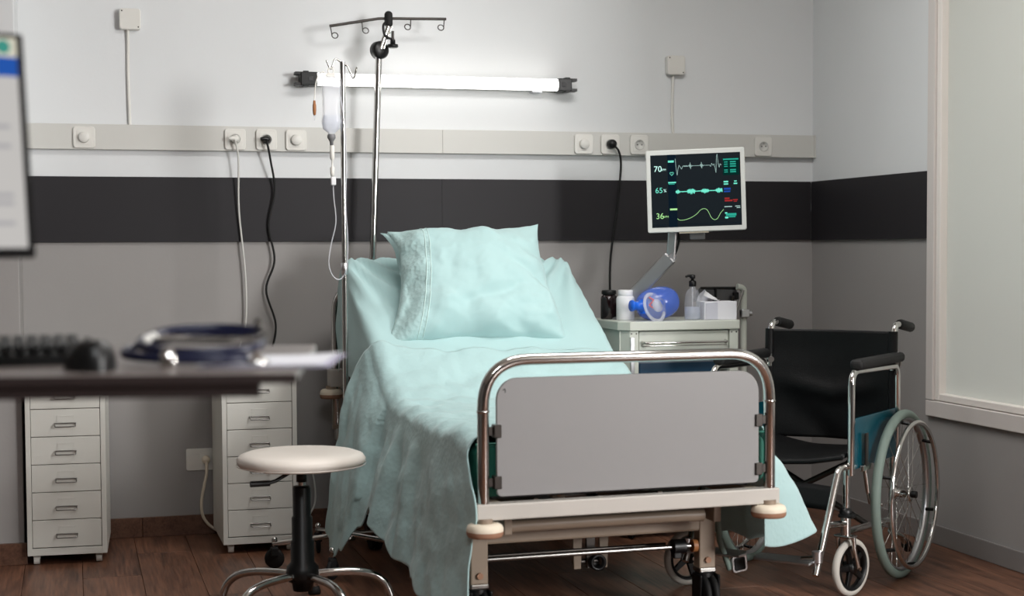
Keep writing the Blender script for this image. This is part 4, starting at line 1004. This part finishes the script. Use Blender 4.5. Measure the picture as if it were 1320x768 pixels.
# ------------------------------------------------------------------ stool
st = thing('stool', 'round cream padded stool on a black gas column with chrome feet', 'stool', (.681, 4.865, 0), 0)
MB().lathe([(0, .514), (.12, .514), (.17, .510), (.192, .502), (.2, .490), (.199, .478), (.190, .468), (.17, .464), (0, .464)], 64).build('seat', 'leather_white', st)
MB().lathe([(.2008, .4745), (.2015, .473), (.2008, .4715)], 64, caps=False).build('seat_piping', 'leather_white', st)
MB().lathe([(0, .463), (.06, .463), (.06, .452), (0, .452)], 24).build('seat_plate', 'dark_metal', st)
MB().lathe([(0, .452), (.0165, .452), (.0165, .417), (0, .417)], 20).build('seat_sleeve', 'black_plastic', st)
MB().cyl((0, 0, .39), (0, 0, .42), .012, 18).build('piston', 'chrome', st)
MB().lathe([(0, .404), (.025, .404), (.028, .398), (.028, .31), (.0325, .305), (.0325, .235), (.037, .23), (.037, .165), (.05, .15), (.052, .12), (.046, .105), (.034, .1), (.03, .075), (0, .072)], 28).build('column', 'black_plastic', st)
MB().tube(fillet([(-.04, -.03, .452), (-.085, -.045, .43), (-.11, -.05, .424), (-.16, -.055, .424)], .02), .006, 8).tube([(-.105, -.05, .424), (-.165, -.055, .424)], .0095, 10).build('lever', 'black_plastic', st)
for k in range(5):
    a = R(18+72*k-15.7); d_ = Vector((math.cos(a), math.sin(a), 0))
    l = MB().tube(spline([d_*.03+Vector((0, 0, .124)), d_*.10+Vector((0, 0, .126)), d_*.17+Vector((0, 0, .123)), d_*.225+Vector((0, 0, .110)), d_*.262+Vector((0, 0, .082)), d_*.280+Vector((0, 0, .045)), d_*.285+Vector((0, 0, .02))], 5), .0125, 12).build('leg', 'chrome', st)
    MB().lathe([(0, 0), (.02, 0), (.022, .008), (.016, .026), (0, .026)], 16, tr(d_.x*.285, d_.y*.285, 0)).build('foot', 'black_rubber', l)

# ------------------------------------------------------------------ desk in the foreground with computer
DK = (.281, 2.045, 0); DR = -11
dk = thing('desk', 'dark brown desk top reaching in from the left in the foreground', 'desk', DK, DR)
DZ = .979
MB().bounds(-1.9, 0, 0, .62, DZ-.0135, DZ, .003).build('desk_top', 'desk_top', dk)
MB().bounds(-1.9, .0005, -.002, .0, DZ-.0135, DZ-.0005).build('edge_band', 'desk_edge', dk)
MB().bounds(-1.84, -.048, .004, .024, DZ-.0312, DZ-.01355, .001).build('front_rail', 'desk_edge', dk)
for x in (-.72, -1.75):
    MB().bounds(x-.04, x+.04, .26, .36, .03, DZ-.019, .004).build('desk_leg', 'desk_edge', dk)
    MB().bounds(x-.04, x+.04, .03, .59, 0, .03, .004).build('desk_foot', 'desk_edge', dk)
def dplace(x, y, z=DZ):
    c, s = math.cos(R(DR)), math.sin(R(DR)); return (DK[0]+c*x-s*y, DK[1]+s*x+c*y, z)
# keyboard
kb = thing('keyboard', 'black computer keyboard on the desk at the left edge', 'keyboard', dplace(-.53, .22), DR+14)
MB().prism([(-.07, 0), (.07, 0), (.07, .026), (-.07, .014)], .44, tr(-.22, 0, 0) @ rot('Z', 90) @ rot('X', 90), .003).build('keyboard_base', 'black_plastic', kb)
km = MB().box((0, 0, 0), (.0155, .0155, .009), .0015).mesh('key', 'black_plastic')
for i in range(22):
    for j in range(6):
        o = bpy.data.objects.new('key', km); COL.objects.link(o); o.parent = kb; o.location = (-.2+.019*i, -.05+.0195*j, .021+.0016*j+.0035); o.rotation_euler = (R(4.9), 0, 0)
# mouse
ms = thing('computer_mouse', 'black computer mouse on the desk between keyboard and stethoscope', 'computer mouse', dplace(-.282, .10), DR+20)
def mpt(u, v):
    a = 2*PI*u; p = v*PI/2; r_ = math.cos(p)**.55 if v < 1 else 0
    return (.034*r_*math.cos(a)*(1+.12*math.sin(a)), .056*r_*math.sin(a), .040*math.sin(p)**.85*(1-.18*math.sin(a)*r_))
MB().grid(mpt, 32, 14).build('mouse_body', 'black_plastic', ms)
MB().lathe([(.007, -.003), (.007, .003)], 14, tr(0, .028, .036) @ ZX).build('wheel', 'black_rubber', ms)
MB().tube(spline([(0, .05, .008), (.005, .09, .005), (.02, .14, .005), (.03, .22, .005)]), .002, 6).build('cord', 'black_rubber', ms)
# stethoscope
sg_ = thing('stethoscope', 'coiled navy blue stethoscope with chrome parts lying on the desk', 'stethoscope', dplace(-.155, .20), DR); sg_.scale = (.74, .74, 1.0)
MB().tube(spline([(.11, -.11, .012), (.05, -.135, .012), (-.06, -.12, .014), (-.125, -.06, .018), (-.10, .03, .026), (-.02, .08, .036), (.07, .07, .040), (.125, .02, .034), (.12, -.05, .024), (.04, -.09, .020), (-.06, -.075, .022), (-.105, 0, .030), (-.06, .06, .044), (.04, .085, .047), (.12, .055, .044)], 8), .0065, 10).build('tubing', 'navy', sg_)
for s_ in (-1, 1):
    MB().tube(spline([(.12, .055, .044), (.135, .03+.03*s_, .04), (.09, -.02+.05*s_, .034), (.0, -.04+.06*s_, .036), (-.07, -.07+.04*s_, .04)], 8), .0035, 8).build('ear_tube', 'dark_metal', sg_)
    MB().lathe([(0, -.008), (.006, -.006), (.007, 0), (.004, .008), (0, .009)], 12, tr(-.073, -.071+.04*s_, .04) @ rot('Y', 90)).build('ear_tip', 'white_plastic', sg_)
MB().lathe([(0, 0), (.02, 0), (.0225, .003), (.0225, .007), (.018, .011), (.009, .013), (.008, .022), (0, .023)], 24, tr(.128, -.105, .0) ).build('chest_piece', 'chrome', sg_)
MB().lathe([(0, 0), (.015, 0), (.0165, .004), (.013, .009), (0, .01)], 20, tr(-.03, -.15, .012) @ rot('X', 70)).build('bell', 'chrome', sg_)
MB().cyl((.12, .03, .05), (.12, .03, .062), .008, 12).build('joint', 'chrome', sg_)
# papers
pp = thing('paper_folder', 'pale lavender papers overhanging the right end of the desk', 'paper', dplace(-.035, .19), DR-6); pp.scale = (.8, .8, .8)
for k, (dx, dy, m) in enumerate(((0, 0, 'paper_lavender'), (-.012, .01, 'paper'))):
    MB().grid(lambda u, v: (dx-.115+.225*u, dy-.13+.26*v, .002+.003*k+.012*max(0, u-.55)**1.5*(.4+v)+.003*math.sin(3*v)*u), 14, 8).build('sheet', m, pp)
# desk computer screen
cm = thing('computer_monitor', 'computer screen with a blue page header at the left edge', 'monitor', (-.037, 2.17, DZ), 20); cm.scale = (.74, .74, .74)
def cmm(): return tr(-.012, 0, .205) @ rot('X', -7)
MT = cmm()
MB().prism(rrect(.54, .405, .006), .012, MT @ tr(-.27, .006, .2025-.0) @ ZY, .003).prism(rrect(.4, .26, .02), .03, MT @ tr(-.27, .036, .19) @ ZY, .006).build('shell', 'black_gloss', cm)
def crect(name, x0, x1, z0, z1, m, lay=0):
    return MB().bounds(x0, x1, -.0066-.0003*lay, -.006, z0, z1, 0, MT).build(name, m, cm)
crect('screen', -.526, -.014, .018, .396, 'p_page')
crect('page_top', -.526, -.014, .361, .396, 'p_top', 1); crect('page_header', -.526, -.014, .326, .361, 'p_blue', 2)
MB().lathe([(0, 0), (.013, 0), (.013, .0006), (0, .0006)], 28, MT @ tr(-.038, -.0072, .379) @ ZY).build('page_logo', 'p_logo', cm)
for z in (.235, .2, .112, .098, .062): crect('page_text', -.3, -.034, z-.004, z+.004, 'p_text', 1)
MB().bounds(-.31, -.23, .03, .05, -.0, .3, .004, tr(-.012, 0, .0)).build('stand', 'black_plastic', cm)
MB().prism(rrect(.26, .18, .02), .008, tr(-.28, .05, 0), .002).build('stand_base', 'black_plastic', cm)
